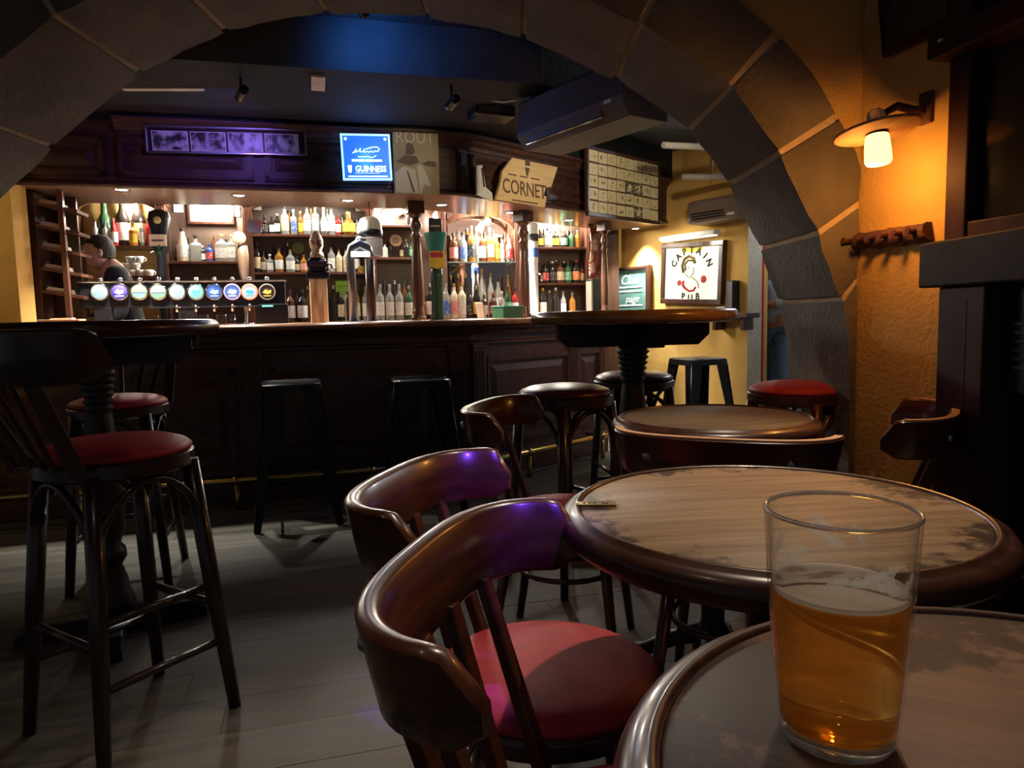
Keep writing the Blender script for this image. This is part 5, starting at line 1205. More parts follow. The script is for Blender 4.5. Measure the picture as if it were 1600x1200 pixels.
# white helmet ornament
t = fa_thing('helmet_ornament', 'white helmet ornament with dark visor hanging above the grey font', 'ornament', on_a(583, .48), .48, ztA(583, 372, .48))
MB().lathe([(0, .145), (.03, .142), (.06, .125), (.078, .09), (.082, .05), (.078, .01), (.06, 0), (0, 0)], 22).build('shell', white, t)
MB().lathe([(.070, .0), (.0835, .012), (.0838, .045), (.075, .055)], 22, (0, -.004, 0)).build('visor', blackplastic, t)
MB().box(-.03, .08, -.02, .03, -.12, .0).build('hanging_cloth', mat('grey_cloth', (.42, .42, .42), .9, col2=(.55, .55, .54), scale=(12, 12, 12)), t, bevel=.01)
MB().tube([(.0, .0, .145), (0, .0, .21), (0, .02, CZ - ztA(583, 372, .48))], .004, 6).build('cord', blackplastic, t)
# D: green bucket-topped font
gfx = .38
qd = barA(684, 480, gfx)
t = fa_thing('beer_font', 'beer font with green bucket top, black sign and yellow-red label', 'beer tap', qd.x, gfx, CTZ)
f = lambda py: h_of(684, py, gfx); grn = mat('teal_green', (.03, .20, .16), .4); grd = mat('dark_green_glaze', (.03, .08, .04), .25)
MB().lathe([(0, 0), (.05, 0), (.045, .02), (.040, f(460)), (.043, f(432)), (.036, f(420)), (0, f(418))], 18).build('column', grd, t)
MB().lathe([(0, f(394)), (.056, f(392)), (.072, f(370)), (.078, f(367)), (.078, f(364)), (.066, f(364)), (0, f(366))], 24).build('bucket', grn, t, auto=50)
MB().prism([(-.052, 0), (0, -.018), (.052, 0), (.05, f(393) - f(417)), (-.05, f(393) - f(417))], .042, .052, T(0, 0, f(417)) @ UPR).build('label_plate', mat('yellow_label_plate', (.80, .62, .05), .5, col2=(.70, .50, .04), scale=(14, 14, 22)), t)
for xx in (-.034, -.008, .022): MB().lathe([(0, .002), (.015, .001), (.017, 0)], 10, sy=1.3).xf(Matrix.Translation((xx, -.0525, f(399))) @ Matrix.Rotation(R(90), 4, 'X')).build('red_bloom', redink, t)
MB().box(-.045, .045, -.01, .01, f(365), f(341)).build('top_sign', blackplastic, t, bevel=.004)
MB().box(-.035, .03, -.013, -.009, f(355), f(352)).build('sign_writing', chalk, t)
MB().box(-.035, .035, -.02, .02, f(420), f(392)).build('neck', grd, t)
# E: tall white font on run B
def fb_thing(name, label, cat, px, off, z, group=None):
    q = barB(px, 480, off); return thing(name, label, cat, FB @ Vector((q.x, off, z)), a2, group)
t = fb_thing('beer_font', 'slim tall white and blue beer font beside the right turned post', 'beer tap', 835, .44, CTZ)
q = lambda py: barB(835, py, .44).z - CTZ
MB().lathe([(0, 0), (.045, 0), (.04, .02), (.034, .03), (.034, q(412)), (.038, q(408)), (.038, q(352)), (.028, q(349)), (0, q(348))], 18).build('column', white, t, auto=50)
MB().lathe([(.0386, q(402)), (.0386, q(388))], 18).build('blue_band', LB['blue'], t)
MB().lathe([(.0388, q(378)), (.0388, q(366))], 18).build('dark_mark', LB['black'], t)
MB().tube([(0, -.03, q(428)), (0, -.08, q(430)), (0, -.085, q(440))], .009, 8).build('spout', chrome, t)
# turned posts carrying the canopy
def turned_post(t, h, r_):
    pr = [(0, 0), (r_ * 1.25, 0), (r_ * 1.25, .03), (r_ * .9, .045), (r_ * 1.1, .06), (r_ * .75, .075), (r_ * .9, .11), (r_, h * .28), (r_ * .92, h * .42), (r_ * .72, h * .62), (r_ * .62, h * .70), (r_ * .95, h * .715), (r_ * .6, h * .735), (r_ * .7, h * .76), (r_ * 1.05, h * .80), (r_ * .7, h * .84), (r_ * .6, h * .86), (r_ * 1.0, h * .88), (r_ * 1.2, h * .90), (r_ * 1.2, h - .004), (0, h - .004)]
    MB().lathe(pr, 20).build('turned_shaft', redwood, t)
    MB().box(-r_ * 1.35, r_ * 1.35, -r_ * 1.35, r_ * 1.35, h * .90, h - .002).build('capital', mahogv, t, bevel=.004)
t = fa_thing('turned_post', 'turned wooden post between bar top and canopy, left of the green font', 'post', on_a(654, .46), .46, CTZ, 'turned canopy posts'); turned_post(t, CZ - CTZ, .042)
t = fb_thing('turned_post', 'turned wooden post between bar top and canopy, right of mirrored bay', 'post', 820, .40, CTZ, 'turned canopy posts'); turned_post(t, CZ - CTZ, .042)
t = fb_thing('turned_post', 'turned wooden post at the far right end of the bar', 'post', 945, .40, CTZ, 'turned canopy posts'); turned_post(t, CZ - CTZ, .034)
# hanging banner, menus, towel, dark decoration tap
t = fb_thing('hanging_banner', 'red and buff cloth banner draped at the right end of the bar', 'banner', 930, .55, ztA(930, 430, 1.0))
bz = t.location.z
vs = []; fs = []
for k in range(12):
    z = (CZ - bz - .01) * k / 11
    for j in range(7): vs.append((-.06 + .02 * j, .02 * math.sin(j * 1.9 + k * .6), z))
fs = [(a * 7 + b, a * 7 + b + 1, a * 7 + b + 8, a * 7 + b + 7) for a in range(11) for b in range(6)]
o = MB().add(vs, fs, True).build('cloth', mat('banner_cloth', (.30, .05, .04), .9, col2=(.50, .38, .28), scale=(10, 10, 14), lo=.46, hi=.5), t); o.modifiers.new('solid', 'SOLIDIFY').thickness = .006
MB().tube([(-.08, 0, CZ - bz - .012), (.08, 0, CZ - bz - .012)], .008, 8).build('rod', mahog, t)
t = fb_thing('menu_holder', 'upright black menu holder at the right end of the bar', 'menu', 929, .30, CTZ)
q = barB(929, 436, .30).z - CTZ
MB().box(-.055, .055, -.03, .03, 0, q).build('case', blackplastic, t, bevel=.004); MB().box(-.075, -.057, -.028, .028, .01, q - .02).build('card', paper, t)
t = fb_thing('folded_menu', 'white folded menu card standing on the bar near the corner', 'menu', 757, .25, CTZ)
q = barB(757, 473, .25).z - CTZ
MB().beam((-.03, 0, 0), (-.055, 0, q), .006, .07, up=Vector((0, 1, 0))).build('card', paper, t); MB().beam((-.012, 0, 0), (-.05, 0, q), .005, .07, up=Vector((0, 1, 0))).build('card', cream, t)
t = fb_thing('bar_towel_box', 'dark green box on the bar beside the white menu card', 'box', 793, .26, CTZ)
q = barB(793, 478, .26).z - CTZ
MB().box(-.10, .10, -.06, .06, 0, q).build('box', grd, t, bevel=.005); MB().box(-.104, .104, -.064, .064, q - .008, q).build('rim', grn, t, bevel=.002)
t = fa_thing('novelty_font', 'dark novelty beer font with cream sign and green sprig', 'beer tap', on_a(258, .60), .60, CTZ)
f = lambda py: h_of(258, py, .60)
MB().lathe([(0, 0), (.03, 0), (.03, f(400)), (.05, f(390)), (.055, f(360)), (.07, f(345)), (.06, f(332)), (.03, f(328)), (0, f(326))], 16).build('body', blackplastic, t)
MB().box(-.055, .045, -.066, -.052, f(386), f(368)).build('cream_sign', cream, t, bevel=.003)
MB().box(-.04, .03, -.068, -.065, f(379), f(376)).build('sign_writing', brownink, t)
MB().lathe([(0, .01), (.022, .008), (.024, 0)], 14).xf(Matrix.Translation((.0, -.06, f(346))) @ Matrix.Rotation(R(90), 4, 'X')).build('round_badge', cream, t)
for k in range(9):
    a = k * .7; MB().beam((0, -.05, f(391)), (.05 * math.cos(a), -.06 - .02 * (k % 3), f(391) + .04 * math.sin(a) - .01), .016, .003, .003, .002).build('sprig_leaf', grd, t)
# pint glasses and jars under the tap rail
for k, px in enumerate((215, 240, 292, 318, 345, 360)):
    u = on_a(px, .50); t = fa_thing('bar_tumbler', f'upturned glass under the tap rail, {ORD[k]} from left', 'glass', u, .50, CTZ, 'glasses under the tap rail')
    MB().lathe([(.034, .0), (.036, .001), (.03, .072), (.0, .074), (.0, .070), (.027, .068), (.033, .002)], 18).build('bowl', clear, t)
t = fa_thing('till_screen', 'small dark till screen with turquoise status bar beside the tap rail', 'screen', on_a(428, .30), .30, CTZ)
hq = h_of(428, 475, .30)
MB().box(-.085, .085, -.01, .03, .006, hq).build('case', blackplastic, t, bevel=.004); MB().box(-.07, -.005, -.012, -.009, hq - .016, hq - .008).build('status_bar', mat('teal_led', (.1, .8, .7), .4, emit=(.15, .9, .75), estr=1.5), t)
MB().box(-.04, .04, -.03, .05, 0, .01).build('foot', blackplastic, t)
t = fa_thing('wooden_box', 'small red-brown wooden box at the left end of the bar', 'box', on_a(95, .10), .10, CTZ)
hq = .045
MB().box(-.10, .10, -.06, .06, 0, hq).build('box', redwood, t, bevel=.004); MB().box(-.105, .105, -.065, .065, hq, hq + .012).build('lid', ply, t, bevel=.003); MB().box(-.05, .06, -.03, .03, hq + .012, hq + .02).build('paper_stack', paper, t)
# ------------------------------------------------------------------ signs on the canopy
def fa_panel(name, lab, cat, tlx, tly, brx, bry, off, rot=0.0):
    a = barA(tlx, tly, off); b = barA(brx, bry, off); cx_, cz_ = (a.x + b.x) / 2, (a.z + b.z) / 2
    t = thing(name, lab, cat); t.matrix_world = FA @ Matrix.Translation((cx_, off, cz_)) @ Matrix.Rotation(rot, 4, 'Y')
    return t, (b.x - a.x) / 2, (a.z - b.z) / 2
t, hw, hh = fa_panel('photo_strip', 'long framed strip of four black-and-white photographs on the canopy', 'picture', 225, 193, 480, 246, .125, R(-1.0))
MB().box(-hw, hw, 0, .02, -hh, hh).build('backing', blackwood, t)
for bx in ((-hw, hw, -hh, -hh + .012), (-hw, hw, hh - .012, hh), (-hw, -hw + .012, -hh, hh), (hw - .012, hw, -hh, hh)):
    MB().box(bx[0], bx[1], -.008, .02, bx[2], bx[3]).build('frame', steel, t, bevel=.002)
for k in range(4):
    x0 = -hw + .035 + k * (2 * hw - .07) / 4; x1 = x0 + (2 * hw - .07) / 4 - .012
    ph = mat('photo_grey_' + ORD[k], (.03, .03, .03), .35, col2=(.62, .60, .60), scale=(16 + 3 * k, 16, 20 - 2 * k), detail=8, lo=.42, hi=.60)
    f = MB().box(x0, x1, -.004, .002, -hh + .015, hh - .030).build('photo_mount', paper, t)
    MB().box(x0 + .005, x1 - .005, -.0055, -.003, -hh + .020, hh - .035).build('photo', ph, f)
t, hw, hh = fa_panel('lit_beer_sign', 'square edge-lit blue glass sign with white beer lettering', 'sign', 532, 208, 612, 283, .085, R(-1.5))
bluem = bpy.data.materials.new('blue_lit_glass'); bluem.use_nodes = True
nt = bluem.node_tree; b_ = nt.nodes['Principled BSDF']; b_.inputs['Base Color'].default_value = (.03, .12, .6, 1); b_.inputs['Roughness'].default_value = .25
tc = nt.nodes.new('ShaderNodeTexCoord'); nz = nt.nodes.new('ShaderNodeTexNoise'); nz.inputs['Scale'].default_value = 9; nt.links.new(tc.outputs['Object'], nz.inputs['Vector'])
cr = nt.nodes.new('ShaderNodeValToRGB'); cr.color_ramp.elements[0].color = (.012, .075, .50, 1); cr.color_ramp.elements[1].color = (.03, .16, .80, 1); nt.links.new(nz.outputs['Fac'], cr.inputs['Fac'])
nt.links.new(cr.outputs[0], b_.inputs['Emission Color']); b_.inputs['Emission Strength'].default_value = .75
icew = mat('ice_white_glow', (.7, .9, 1), .4, emit=(.62, .88, 1.0), estr=1.1); edgeb = mat('edge_blue_glow', (.4, .7, 1), .4, emit=(.22, .52, 1.0), estr=1.3)
MB().box(-hw, hw, -.008, .004, -hh, hh).build('glass_panel', bluem, t)
for bx in ((-hw, hw, -hh, -hh + .011), (-hw, hw, hh - .011, hh), (-hw, -hw + .011, -hh, hh), (hw - .011, hw, -hh, hh)):
    MB().box(bx[0], bx[1], -.012, .006, bx[2], bx[3]).build('lit_edge', edgeb, t, bevel=.002)
textmesh('lettering', 'GUINNESS', .050, icew, t, T(.022, -.009, -hh * .52) @ UPR, sx=.80, bold=.0012)
MB().prism([(-.012, .02), (.012, .02), (.009, -.02), (.0, -.026), (-.009, -.02)], .008, .0095, T(-hw * .70, 0, -hh * .50) @ UPR).build('harp_mark', icew, t)
for xa, xb in ((-.60, -.10), (-.06, .62)): MB().box(xa * hw, xb * hw, -.0095, -.0075, -hh * .19, -hh * .10).build('small_lettering', icew, t)
MB().box(-hw * .78, hw * .82, -.0105, -.0075, -hh * .86, -hh * .81).build('light_bar', icew, t)
MB().box(-hw * .5, hw * .5, -.0095, -.0075, -hh * .70, -hh * .685).build('thin_line', icew, t)
pts = [(-.55, .02), (-.45, .10), (-.40, .22), (-.42, .05), (-.30, .12), (-.22, .24), (-.25, .06), (-.12, .10), (-.05, .22), (-.08, .06), (.05, .10), (.12, .06), (.20, .12), (.28, .06), (.36, .12), (.48, .10), (.55, .20), (.45, .30), (.25, .28), (.0, .20)]
MB().tube([(a * hw, -.010, b * hh + .02) for a, b in pts], .0028, 5).build('signature', icew, t)
MB().tube([(a * hw, -.010, b * hh) for a, b in ((-.35, .02), (-.15, .0), (.05, .03), (.2, -.02), (.35, .03), (.40, .08))], .0022, 5).build('signature', icew, t)
for sx_ in (-1, 1):
    MB().lathe([(0, .006), (.007, .004), (.009, 0)], 10).xf(Matrix.Translation((sx_ * (hw - .03), -.009, hh - .03)) @ Matrix.Rotation(R(90), 4, 'X')).build('corner_stud', icew, t)
lamp('POINT', 'sign_glow_lamp', (0, -.07, .0), .55, (.12, .36, 1.0), parent=t, size=.05)
t, hw, hh = fa_panel('drawn_poster', 'buff poster board with faded lettering and drawn standing figure', 'poster', 613, 201, 687, 304, .10, R(0))
post = mat('buff_board', (.34, .27, .15), .75, col2=(.26, .20, .11), scale=(9, 9, 9))
MB().box(-hw, hw, -.005, .012, -hh, hh).build('board', post, t)
ltm = mat('print_pale', (.50, .44, .34), .75); dkm = mat('print_dark', (.12, .085, .05), .75)
textmesh('lettering', 'ROUT', .105, ltm, t, T(-.005, -.006, hh * .74) @ UPR, sx=.86)
def pp2(nm, poly, m_, d0=.005): MB().prism([(a * hw, b * hh) for a, b in poly], d0, d0 + .0015, UPR).build(nm, m_, t)
pp2('hat_shape', [(-.48, .22), (-.42, .52), (-.30, .60), (-.12, .52), (-.05, .30), (-.15, .22)], dkm)
pp2('shadow_shape', [(-.9, -.02), (-.5, .20), (.0, .18), (.1, -.02), (-.3, -.12)], dkm)
pp2('trouser_shape', [(-.95, -.98), (-.95, -.35), (-.55, -.15), (-.05, -.25), (.08, -.98)], ltm, .0055)
pp2('trouser_shape', [(.12, -.98), (.02, -.12), (.25, -.10), (.48, -.45), (.60, -.75), (.30, -.70), (.20, -.98)], ltm, .0055)
pp2('arm_shape', [(.25, -.05), (.55, .05), (.9, .0), (.85, -.15), (.45, -.12)], dkm)
pp2('fold_line', [(-.45, -.3), (-.38, -.3), (-.1, -.95), (-.2, -.95)], dkm, .0068)
# wooden board on the angled run
def fb_pt(px, py, off): return barB(px, py, off)
off = .075
cpx = [(797, 247), (868, 262), (858, 293), (850, 293), (846, 306), (851, 308), (848, 324), (771, 312), (779, 285), (781, 268)]
cq = [fb_pt(x_, y_, off) for x_, y_ in cpx]; ctr = fb_pt(818, 287, off)
t = thing('wooden_beer_board', 'tilted pale wooden board with CORNET lettering on the canopy', 'sign'); t.matrix_world = FB @ Matrix.Translation(ctr)
yel = mat('pale_pine', (.62, .40, .15), .55, col2=(.74, .50, .22), scale=(3, 30, 30))
MB().prism([(p_.x - ctr.x, p_.z - ctr.z) for p_ in cq], 0, .022, UPR).build('board', yel, t, bevel=.002)
ex = (cq[1] - cq[0]).normalized(); an = math.atan2(ex.z, ex.x)
RT_ = Matrix.Rotation(-an, 4, 'Y')
textmesh('lettering', 'CORNET', .135, brownink, t, RT_ @ T(-.01, -.0225, -.045) @ UPR, sx=.80, shear=-.05, bold=.001)
MB().prism([(-.022, .06), (.022, .06), (.025, .02), (.0, -.05), (-.012, -.05), (-.025, .0)], .022, .0235, RT_ @ T(.02, 0, .10) @ UPR).build('shield_mark', brownink, t)
MB().box(-.024, .024, -.0245, -.023, .108, .118).xf(RT_ @ T(.02, 0, 0)).build('shield_band', paper, t)
for a, b, z in ((-.17, -.09, .036), (-.06, .02, .036), (.05, .14, .036), (-.14, .12, -.132)):
    MB().box(a, b, -.0235, -.0215, z, z + .009).xf(RT_).build('small_lettering', brownink, t)
for xx in (-.12, .12): MB().box(xx - .01, xx + .01, -.002, .089, .05, .07).build('hook', steel, t)
t2 = thing('stacked_boards', 'pale board leaning behind the wooden beer board', 'board'); c = fb_pt(752, 285, .10); t2.matrix_world = FB @ Matrix.Translation(c)
MB().prism([(-.05, .10), (.0, .11), (.03, -.03), (.085, -.06), (.09, -.115), (-.05, -.085)], 0, .012, UPR).build('board', paper, t2)
MB().box(-.02, .0, 0, .064, .0, .02).build('hook', steel, t2)
MB().prism([(-.01, .09), (.004, .09), (.02, -.03), (.006, -.03)], .012, .014, UPR).build('edge_strip', mahog, t2)
# framed collage of caricature cards
off = .03
a = fb_pt(920, 331, off); b = fb_pt(1028, 250, off); c_ = (a + b) / 2
t = thing('framed_card_collage', 'large framed collage of cream cards with small ink drawings', 'picture')
t.matrix_world = FB @ Matrix.Translation((c_.x, off, (fb_pt(920, 331, off).z + fb_pt(920, 232, off).z) / 2))
hw = (b.x - a.x) / 2; hh = (fb_pt(920, 232, off).z - a.z) / 2
MB().box(-hw, hw, 0, .02, -hh, hh).build('backing', brownink, t)
for bx in ((-hw - .02, hw + .02, -hh - .03, -hh), (-hw - .02, hw + .02, hh, hh + .02), (-hw - .025, -hw, -hh, hh), (hw, hw + .025, -hh, hh)):
    MB().box(bx[0], bx[1], -.012, .02, bx[2], bx[3]).build('frame', mahogv, t, bevel=.004)
sk = mat('ink_drawing', (.70, .58, .30), .75, col2=(.20, .14, .07), scale=(40, 40, 46), detail=3, lo=.52, hi=.62)
skd = mat('dark_drawing', (.06, .05, .04), .75, col2=(.5, .42, .25), scale=(50, 50, 50), detail=3, lo=.5, hi=.6)
nc, nr = 8, 5; cw = 2 * hw / nc; chh = 2 * hh / nr
for i in range(nc):
    for j in range(nr):
        x0 = -hw + i * cw + .004; z0 = -hh + j * chh + .004 + random.uniform(-.004, .004)
        dk = (i, j) in ((4, 2), (5, 2), (5, 0))
        f = MB().box(x0, x0 + cw - .010, -.003 - random.uniform(0, .002), .001, z0, z0 + chh - .012).build('card', skd if dk else cream, t)
        MB().prism([(x0 + cw * (.45 + .28 * math.cos(R(q_ * 45)) * random.uniform(.7, 1.1)), z0 + chh * (.45 + .32 * math.sin(R(q_ * 45)) * random.uniform(.7, 1.1))) for q_ in range(8)], .004, .0062, UPR).build('drawing', sk, f)

# ------------------------------------------------------------------ ceiling things
P0 = Vector((.06, 4.02, 0)); P1 = Vector((.53, 3.34, 0)); dd = (P1 - P0).normalized(); Ln = (P1 - P0).length
acm = mat('ac_plastic', (.075, .068, .085), .42, col2=(.09, .082, .10), scale=(6, 6, 6)); acl = mat('ac_louvre', (.17, .165, .20), .4); acu = mat('ac_underside', (.20, .185, .16), .6)
t = thing('ceiling_air_conditioner', 'dark air conditioner hung from the ceiling in front of the canopy', 'air conditioner')
nn = Vector((-dd.y, dd.x, 0)); nn = nn if nn.x > 0 else -nn
zb_, zt_ = 1.99, 2.26
t.matrix_world = Matrix(((dd.x, nn.x, 0, P0.x), (dd.y, nn.y, 0, P0.y), (0, 0, 1, zb_), (0, 0, 0, 1)))
H = zt_ - zb_
MB().prism([(0, .06), (.04, .0), (.30, -.0), (.30, H), (.05, H), (0, H - .03)], 0, Ln, Matrix(((0, 0, 1, 0), (1, 0, 0, 0), (0, 1, 0, 0), (0, 0, 0, 1)))).build('body', acm, t, bevel=.006)
MB().box(.0, Ln, -.004, .004, .062, .085).build('front_strip', acl, t)
MB().box(.10, Ln - .16, .0, .02, .02, .055).build('louvre', acl, t, bevel=.003)
MB().box(.08, Ln - .14, -.006, .006, .012, .019).build('louvre_edge', chrome, t)
MB().box(Ln - .12, Ln - .07, -.007, .0, .066, .082).build('badge', whitepl, t)
MB().box(.02, Ln + .0, .05, .29, -.004, .002).build('underside', acu, t)
for xx in (.12, Ln - .12): MB().tube([(xx, .18, H - .01), (xx, .18, 2.52 - zb_)], .008, 8).build('hanger_rod', steel, t)
t = thing('ceiling_speaker', 'black loudspeaker box on the bulkhead beside the air conditioner', 'speaker'); c = atY(766, 160, 4.28); t.location = (c.x, c.y, c.z)
t.rotation_euler = (0, 0, R(20))
MB().box(-.12, .12, -.10, .08, -.10, .10).build('case', blackplastic, t, bevel=.01); MB().box(-.10, .10, -.106, -.098, -.08, .08).build('grille', greyplastic, t)
MB().tube([(.0, .08, .04), (0, .12, .08), (0, .14, 2.52 - c.z)], .012, 8).build('bracket', blackmetal, t)
t = thing('cable_junction', 'white cable junction clip under the dark bulkhead', 'cable'); c = atY(815, 157, 4.05); t.location = (c.x, c.y, c.z)
MB().box(-.02, .02, -.01, .01, -.035, .02).build('clip', whitepl, t, bevel=.004)
MB().tube([(-.03, 0, .005), (-.10, .02, .0), (-.19, .06, .025), (-.24, .10, .05)], .006, 6).build('cable', whitepl, t); MB().tube([(.02, 0, .0), (.06, -.02, .02), (.12, -.03, .025), (.16, .0, .03)], .006, 6).build('cable', whitepl, t)
c = atZ(497, 128, BHZ)
t = thing('ceiling_plate', 'small square white plate on the dark bulkhead underside', 'plate', (c.x, c.y, BHZ), a1)
MB().box(-.034, .034, -.11, .11, -.012, 0).build('plate', paper, t, bevel=.002); MB().lathe([(0, -.015), (.004, -.014), (.005, -.012)], 8).build('screw', steel, t)
def effect_lamp(label, loc, aim, e, col, ang):  # can and stem are an added housing round the spot
    t = thing('added_spot_can', label, 'spotlight', loc)
    d = (Vector(aim) - Vector(loc)).normalized(); M = d.to_track_quat('-Z', 'Y').to_matrix().to_4x4()
    MB().lathe([(.0, .07), (.022, .068), (.024, .05), (.024, -.02), (.026, -.03), (.022, -.03), (.020, -.01), (0, -.01)], 16).xf(M).build('can', blackmetal, t)
    MB().tube([(0, 0, .02), (0, 0, (2.52 if loc[2] > BHZ else BHZ + .01) - loc[2])], .006, 6).build('stem', blackmetal, t)
    lamp('SPOT', 'effect_lamp', d * .035, e, col, aim=d * 1.0, parent=t, size=.015, angle=ang, blend=.9)
    return t
effect_lamp('added black spotlight can throwing violet light on the photo strip', (-1.30, 3.62, 2.19), (-1.72, 4.25, 2.05), 9, (.30, .17, 1.0), 84)  # violet source is unseen, its black can is added
effect_lamp('added black spotlight under the bulkhead to brighten the drawn poster', (-.28, 3.80, 2.18), (-.60, 4.5, 2.06), 5, (1.0, .86, .62), 50)  # lamp added to brighten the poster, no such source seen
effect_lamp('small black spotlight behind the arch crown throwing blue light', (-.62, 3.27, 2.44), (-.60, 3.55, 2.36), 2.2, (.05, .28, 1.0), 150)
duct = mat('pale_duct', (.30, .28, .25), .6, col2=(.36, .33, .29), scale=(6, 6, 6))
for k, (pa, pb, r_, lab) in enumerate((((.66, 3.75, 2.18), (1.9, 4.6, 2.30), .016, 'thin pale pipe running under the ceiling beyond the air conditioner'), ((1.05, 4.9, 2.20), (2.4, 5.6, 2.28), .022, 'thick pale duct under the ceiling above the canopy end'), ((1.35, 5.6, 2.12), (2.6, 6.0, 2.16), .022, 'short pale duct above the brown air conditioner'))):
    pa, pb = Vector(pa), Vector(pb); m_ = (pa + pb) / 2
    t = thing('ceiling_duct', lab, 'duct', m_)
    MB().tube([pa - m_, pb - m_], r_, 12).build('pipe', duct, t)
    for s_ in (.2, .7):
        q = pa.lerp(pb, s_) - m_; MB().tube([q + Vector((0, 0, r_ * .8)), Vector((q.x, q.y, 2.525 - m_.z))], .006, 6).build('hanger', steel, t)
t = thing('shelf_strip_light', 'thin pale strip under the ceiling at the far left of the bar', 'strip'); c = atY(255, 137, 3.75); t.location = c; t.rotation_euler = (0, 0, R(4))
MB().box(-.20, .20, -.02, .02, -.012, .012).build('strip', whitepl, t, bevel=.003)
MB().tube([(0, 0, .01), (0, 0, 2.525 - c.z)], .006, 6).build('hanger', steel, t)

# ------------------------------------------------------------------ slanted rack at the left end of the bar
u_l, u_r = barA(42, 400, .30).x, barA(106, 400, .30).x
rk = fa_thing('slanted_shelf_rack', 'dark wooden rack with slanted shelves at the left end of the bar', 'shelf', (u_l + u_r) / 2, .30, CTZ)
hw = (u_r - u_l) / 2; RH = CZ - CTZ - .003
MB().box(-hw - .10, -hw + .06, .0, .25, 0, RH).build('side_panel', mahogv, rk, bevel=.003)
MB().box(-hw + .06, hw, .23, .25, 0, RH).build('back_panel', mahogv, rk)
MB().box(hw - .03, hw, -.02, .02, 0, RH).build('front_post', redwood, rk, bevel=.004)
rests = []
for k, py in enumerate((320, 355, 388, 421, 457)):
    zz = barA(90, py, .30).z - CTZ
    mb = MB(); mb.box(-hw + .06, hw + .07, .0, .22, -.009, .009); mb.xf(Matrix.Translation((0, 0, zz)) @ Matrix.Rotation(R(11), 4, 'Y')); mb.build('slanted_shelf', redwood, rk)
    tt = fa_thing('folded_napkins', f'pile of folded white napkins on the {ORD[k]} slanted shelf from the top', 'napkins', (u_l + u_r) / 2, .30, CTZ + zz, 'napkin piles in the slanted rack')
    tt.rotation_euler = (Matrix.Rotation(a1, 3, 'Z') @ Matrix.Rotation(R(11), 3, 'Y')).to_euler()
    for j in range(3): MB().box(-hw * .3 + .004 * j, hw * .8 - .004 * j, .012, .16, .009 + j * .008, .0165 + j * .008).build('napkin', paper, tt, bevel=.002)

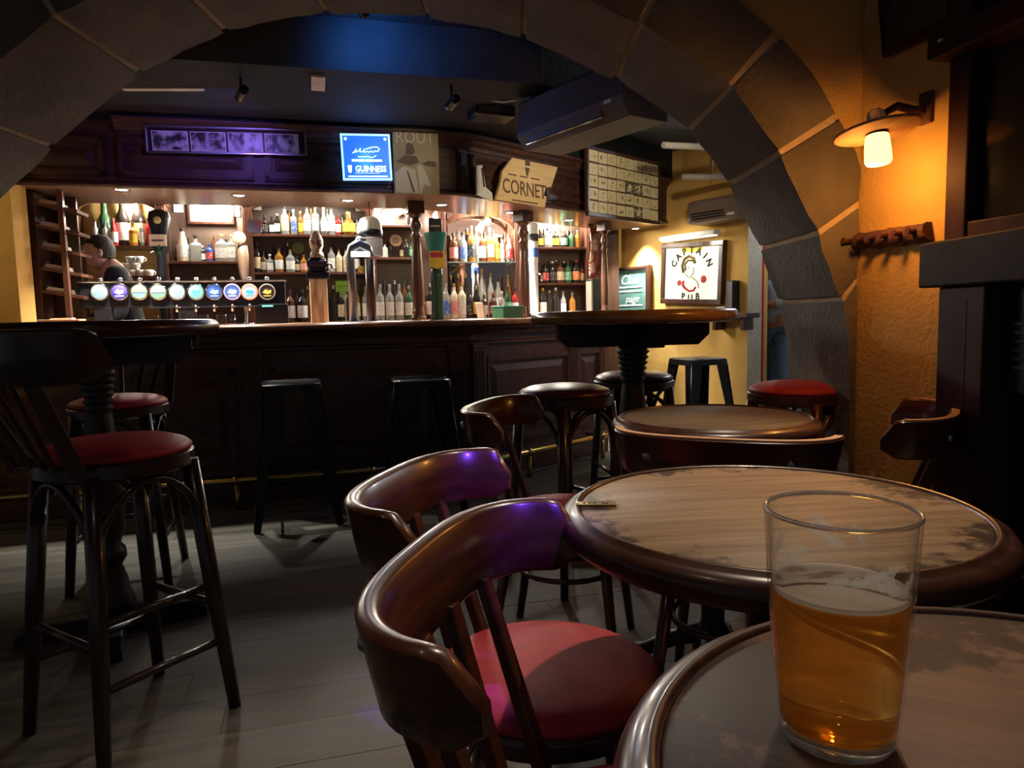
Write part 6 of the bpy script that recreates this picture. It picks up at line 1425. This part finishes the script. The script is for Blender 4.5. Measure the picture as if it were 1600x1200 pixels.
# ------------------------------------------------------------------ people
skinm = mat('skin', (.42, .22, .14), .55, col2=(.48, .26, .17), scale=(20, 20, 20)); hairm = mat('dark_hair', (.02, .013, .010), .7, bump=.5, col2=(.035, .022, .016), scale=(60, 60, 60))
def skin_mesh(name, verts, edges, radii, m_, parent, root=0, sub=2):
    me = bpy.data.meshes.new(name); me.from_pydata(verts, edges, []); me.materials.append(m_)
    o = bpy.data.objects.new(name, me); COL.objects.link(o); o.parent = parent
    md = o.modifiers.new('skin', 'SKIN'); md.use_smooth_shade = True
    for i, sv in enumerate(me.skin_vertices[0].data):
        r_ = radii[i]; sv.radius = (r_, r_) if not isinstance(r_, tuple) else r_; sv.use_root = (i == root)
    s_ = o.modifiers.new('sub', 'SUBSURF'); s_.levels = sub; s_.render_levels = sub
    return o
def person(label, loc, rotz, shirt, trousers, arms, head_fwd=.05, head_drop=.0, lean=.06, H=1.0):
    # figure faces +x in its own coordinates
    p = thing('person', label, 'person', loc, rotz)
    hip = .93 * H; sho = 1.42 * H; nk = 1.50 * H
    lx = lean
    V = [(0, 0, hip), (lx * .4, 0, 1.12 * H), (lx * .8, 0, 1.30 * H), (lx, 0, sho), (lx + head_fwd * .4, 0, nk), (lx + head_fwd, 0, 1.57 * H - head_drop), (lx + head_fwd + .015, 0, 1.65 * H - head_drop), (lx + head_fwd, 0, 1.71 * H - head_drop)]
    Ed = [(0, 1), (1, 2), (2, 3), (3, 4), (4, 5), (5, 6), (6, 7)]; Rd = [(.15, .11), (.14, .10), (.16, .11), (.13, .085), .055, .072, .092, .070]
    def chain(start, pts, rs):
        prev = start
        for q, r_ in zip(pts, rs): V.append(q); Rd.append(r_); Ed.append((prev, len(V) - 1)); prev = len(V) - 1
        return prev
    ends = []
    for s_, pose in ((1, arms[0]), (-1, arms[1])):
        sh_ = (lx, .17 * s_, sho - .02); e_ = chain(3, [sh_] + list(pose), [.062, .045, .036, .030][:1 + len(pose)]); ends.append(e_)
    for s_ in (1, -1):
        chain(0, [(0, .09 * s_, hip - .08), (.01, .10 * s_, .50 * H), (-.01, .10 * s_, .08), (.13, .11 * s_, .035)], [.085, .060, .042, .035])
    for e_ in ends:    # fingers of both hands
        w_ = Vector(V[e_]); pr_ = [a for a, b in Ed if b == e_][0]; d = (w_ - Vector(V[pr_])).normalized(); sd = d.cross(Vector((0, 0, 1))).normalized()
        palm = chain(e_, [tuple(w_ + d * .06)], [.030])
        for k in range(4):
            o_ = sd * (.018 * (k - 1.5)); chain(palm, [tuple(w_ + d * .095 + o_), tuple(w_ + d * (.14 - .008 * abs(k - 1.3)) + o_ + Vector((0, 0, -.018)))], [.0095, .008])
        chain(e_, [tuple(w_ + d * .04 + sd * .04), tuple(w_ + d * .075 + sd * .055)], [.011, .009])
    skin_mesh('body', V, Ed, Rd, skinm, p)
    # clothing
    V2 = [(0, 0, hip - .02), (lx * .4, 0, 1.12 * H), (lx * .8, 0, 1.30 * H), (lx, 0, sho), (lx + head_fwd * .25, 0, nk - .035)]; E2 = [(0, 1), (1, 2), (2, 3), (3, 4)]; R2 = [(.17, .13), (.16, .12), (.18, .13), (.15, .10), .066]
    for s_, pose in ((1, arms[0]), (-1, arms[1])):
        prev = 3
        for q, r_ in zip([(lx, .175 * s_, sho - .01)] + list(pose)[:1] + [tuple(Vector(pose[0]).lerp(Vector(pose[1]), .55))], (.075, .058, .052)):
            V2.append(q); R2.append(r_); E2.append((prev, len(V2) - 1)); prev = len(V2) - 1
    skin_mesh('shirt', V2, E2, R2, shirt, p)
    V3 = [(0, 0, hip)]; E3 = []; R3 = [(.16, .12)]
    for s_ in (1, -1):
        prev = 0
        for q, r_ in zip([(0, .09 * s_, hip - .08), (.01, .10 * s_, .50 * H), (-.01, .10 * s_, .10)], (.10, .078, .06)):
            V3.append(q); R3.append(r_); E3.append((prev, len(V3) - 1)); prev = len(V3) - 1
    skin_mesh('trousers', V3, E3, R3, trousers, p)
    hx, hz = lx + head_fwd, 1.64 * H - head_drop
    # face and hair
    MB().lathe([(0, .112), (.045, .102), (.078, .072), (.096, .02), (.094, -.02), (.088, -.05)], 18, (hx - .022, 0, hz + .012), sx=1.0, sy=.86).build('hair', hairm, p)
    MB().beam((hx + .085, 0, hz - .0), (hx + .108, 0, hz - .035), .016, .012, .026, .02).build('nose', skinm, p, bevel=.004)
    for s_ in (1, -1):
        MB().lathe([(0, .012), (.010, .008), (.012, 0), (.010, -.008), (0, -.012)], 10, (hx + .083, .033 * s_, hz + .002), sy=1.2).build('eye', white, p)
        MB().lathe([(0, .03), (.012, .022), (.015, 0), (.010, -.02), (0, -.028)], 10, (hx - .005, .086 * s_, hz - .01), sy=.5).build('ear', skinm, p)
    MB().beam((hx + .092, -.022, hz - .058), (hx + .092, .022, hz - .058), .008, .007).build('mouth', mat('lip', (.30, .11, .09), .5), p)
    for sx_ in (1, -1):
        MB().lathe([(0, 0), (.05, 0), (.055, .02), (.045, .06), (0, .07)], 14, (.05, .105 * sx_, 0), sx=2.4).build('shoe', blackplastic, p)
    return p
blackcloth = mat('black_cloth', (.012, .012, .014), .85, col2=(.02, .02, .023), scale=(20, 20, 20)); jeans = mat('jeans', (.10, .18, .30), .85, col2=(.16, .26, .40), scale=(30, 30, 30)); paleshirt = mat('pale_blue_shirt', (.45, .52, .66), .85, col2=(.60, .66, .78), scale=(8, 8, 8))
hd = barA(150, 392, .98); w_ = FA @ Vector((hd.x, .98, 0))
person('bartender in black shirt looking down behind the tap rail', (w_.x + .15, w_.y + .12, 0), a1 + R(205), blackcloth, blackcloth, ([(.12, .25, 1.16), (.30, .14, 1.05), ], [(.12, -.25, 1.16), (.30, -.14, 1.05)]), head_fwd=.09, head_drop=.07, lean=.10, H=1.0)
gq = atY(1205, 500, 6.9)
person('person in pale blue shirt and jeans standing in the lit passage', (gq.x + .06, 6.9, 0), R(200), paleshirt, jeans, ([(.06, .25, 1.16), (.26, .06, 1.12)], [(.06, -.25, 1.16), (.27, -.02, 1.16)]))
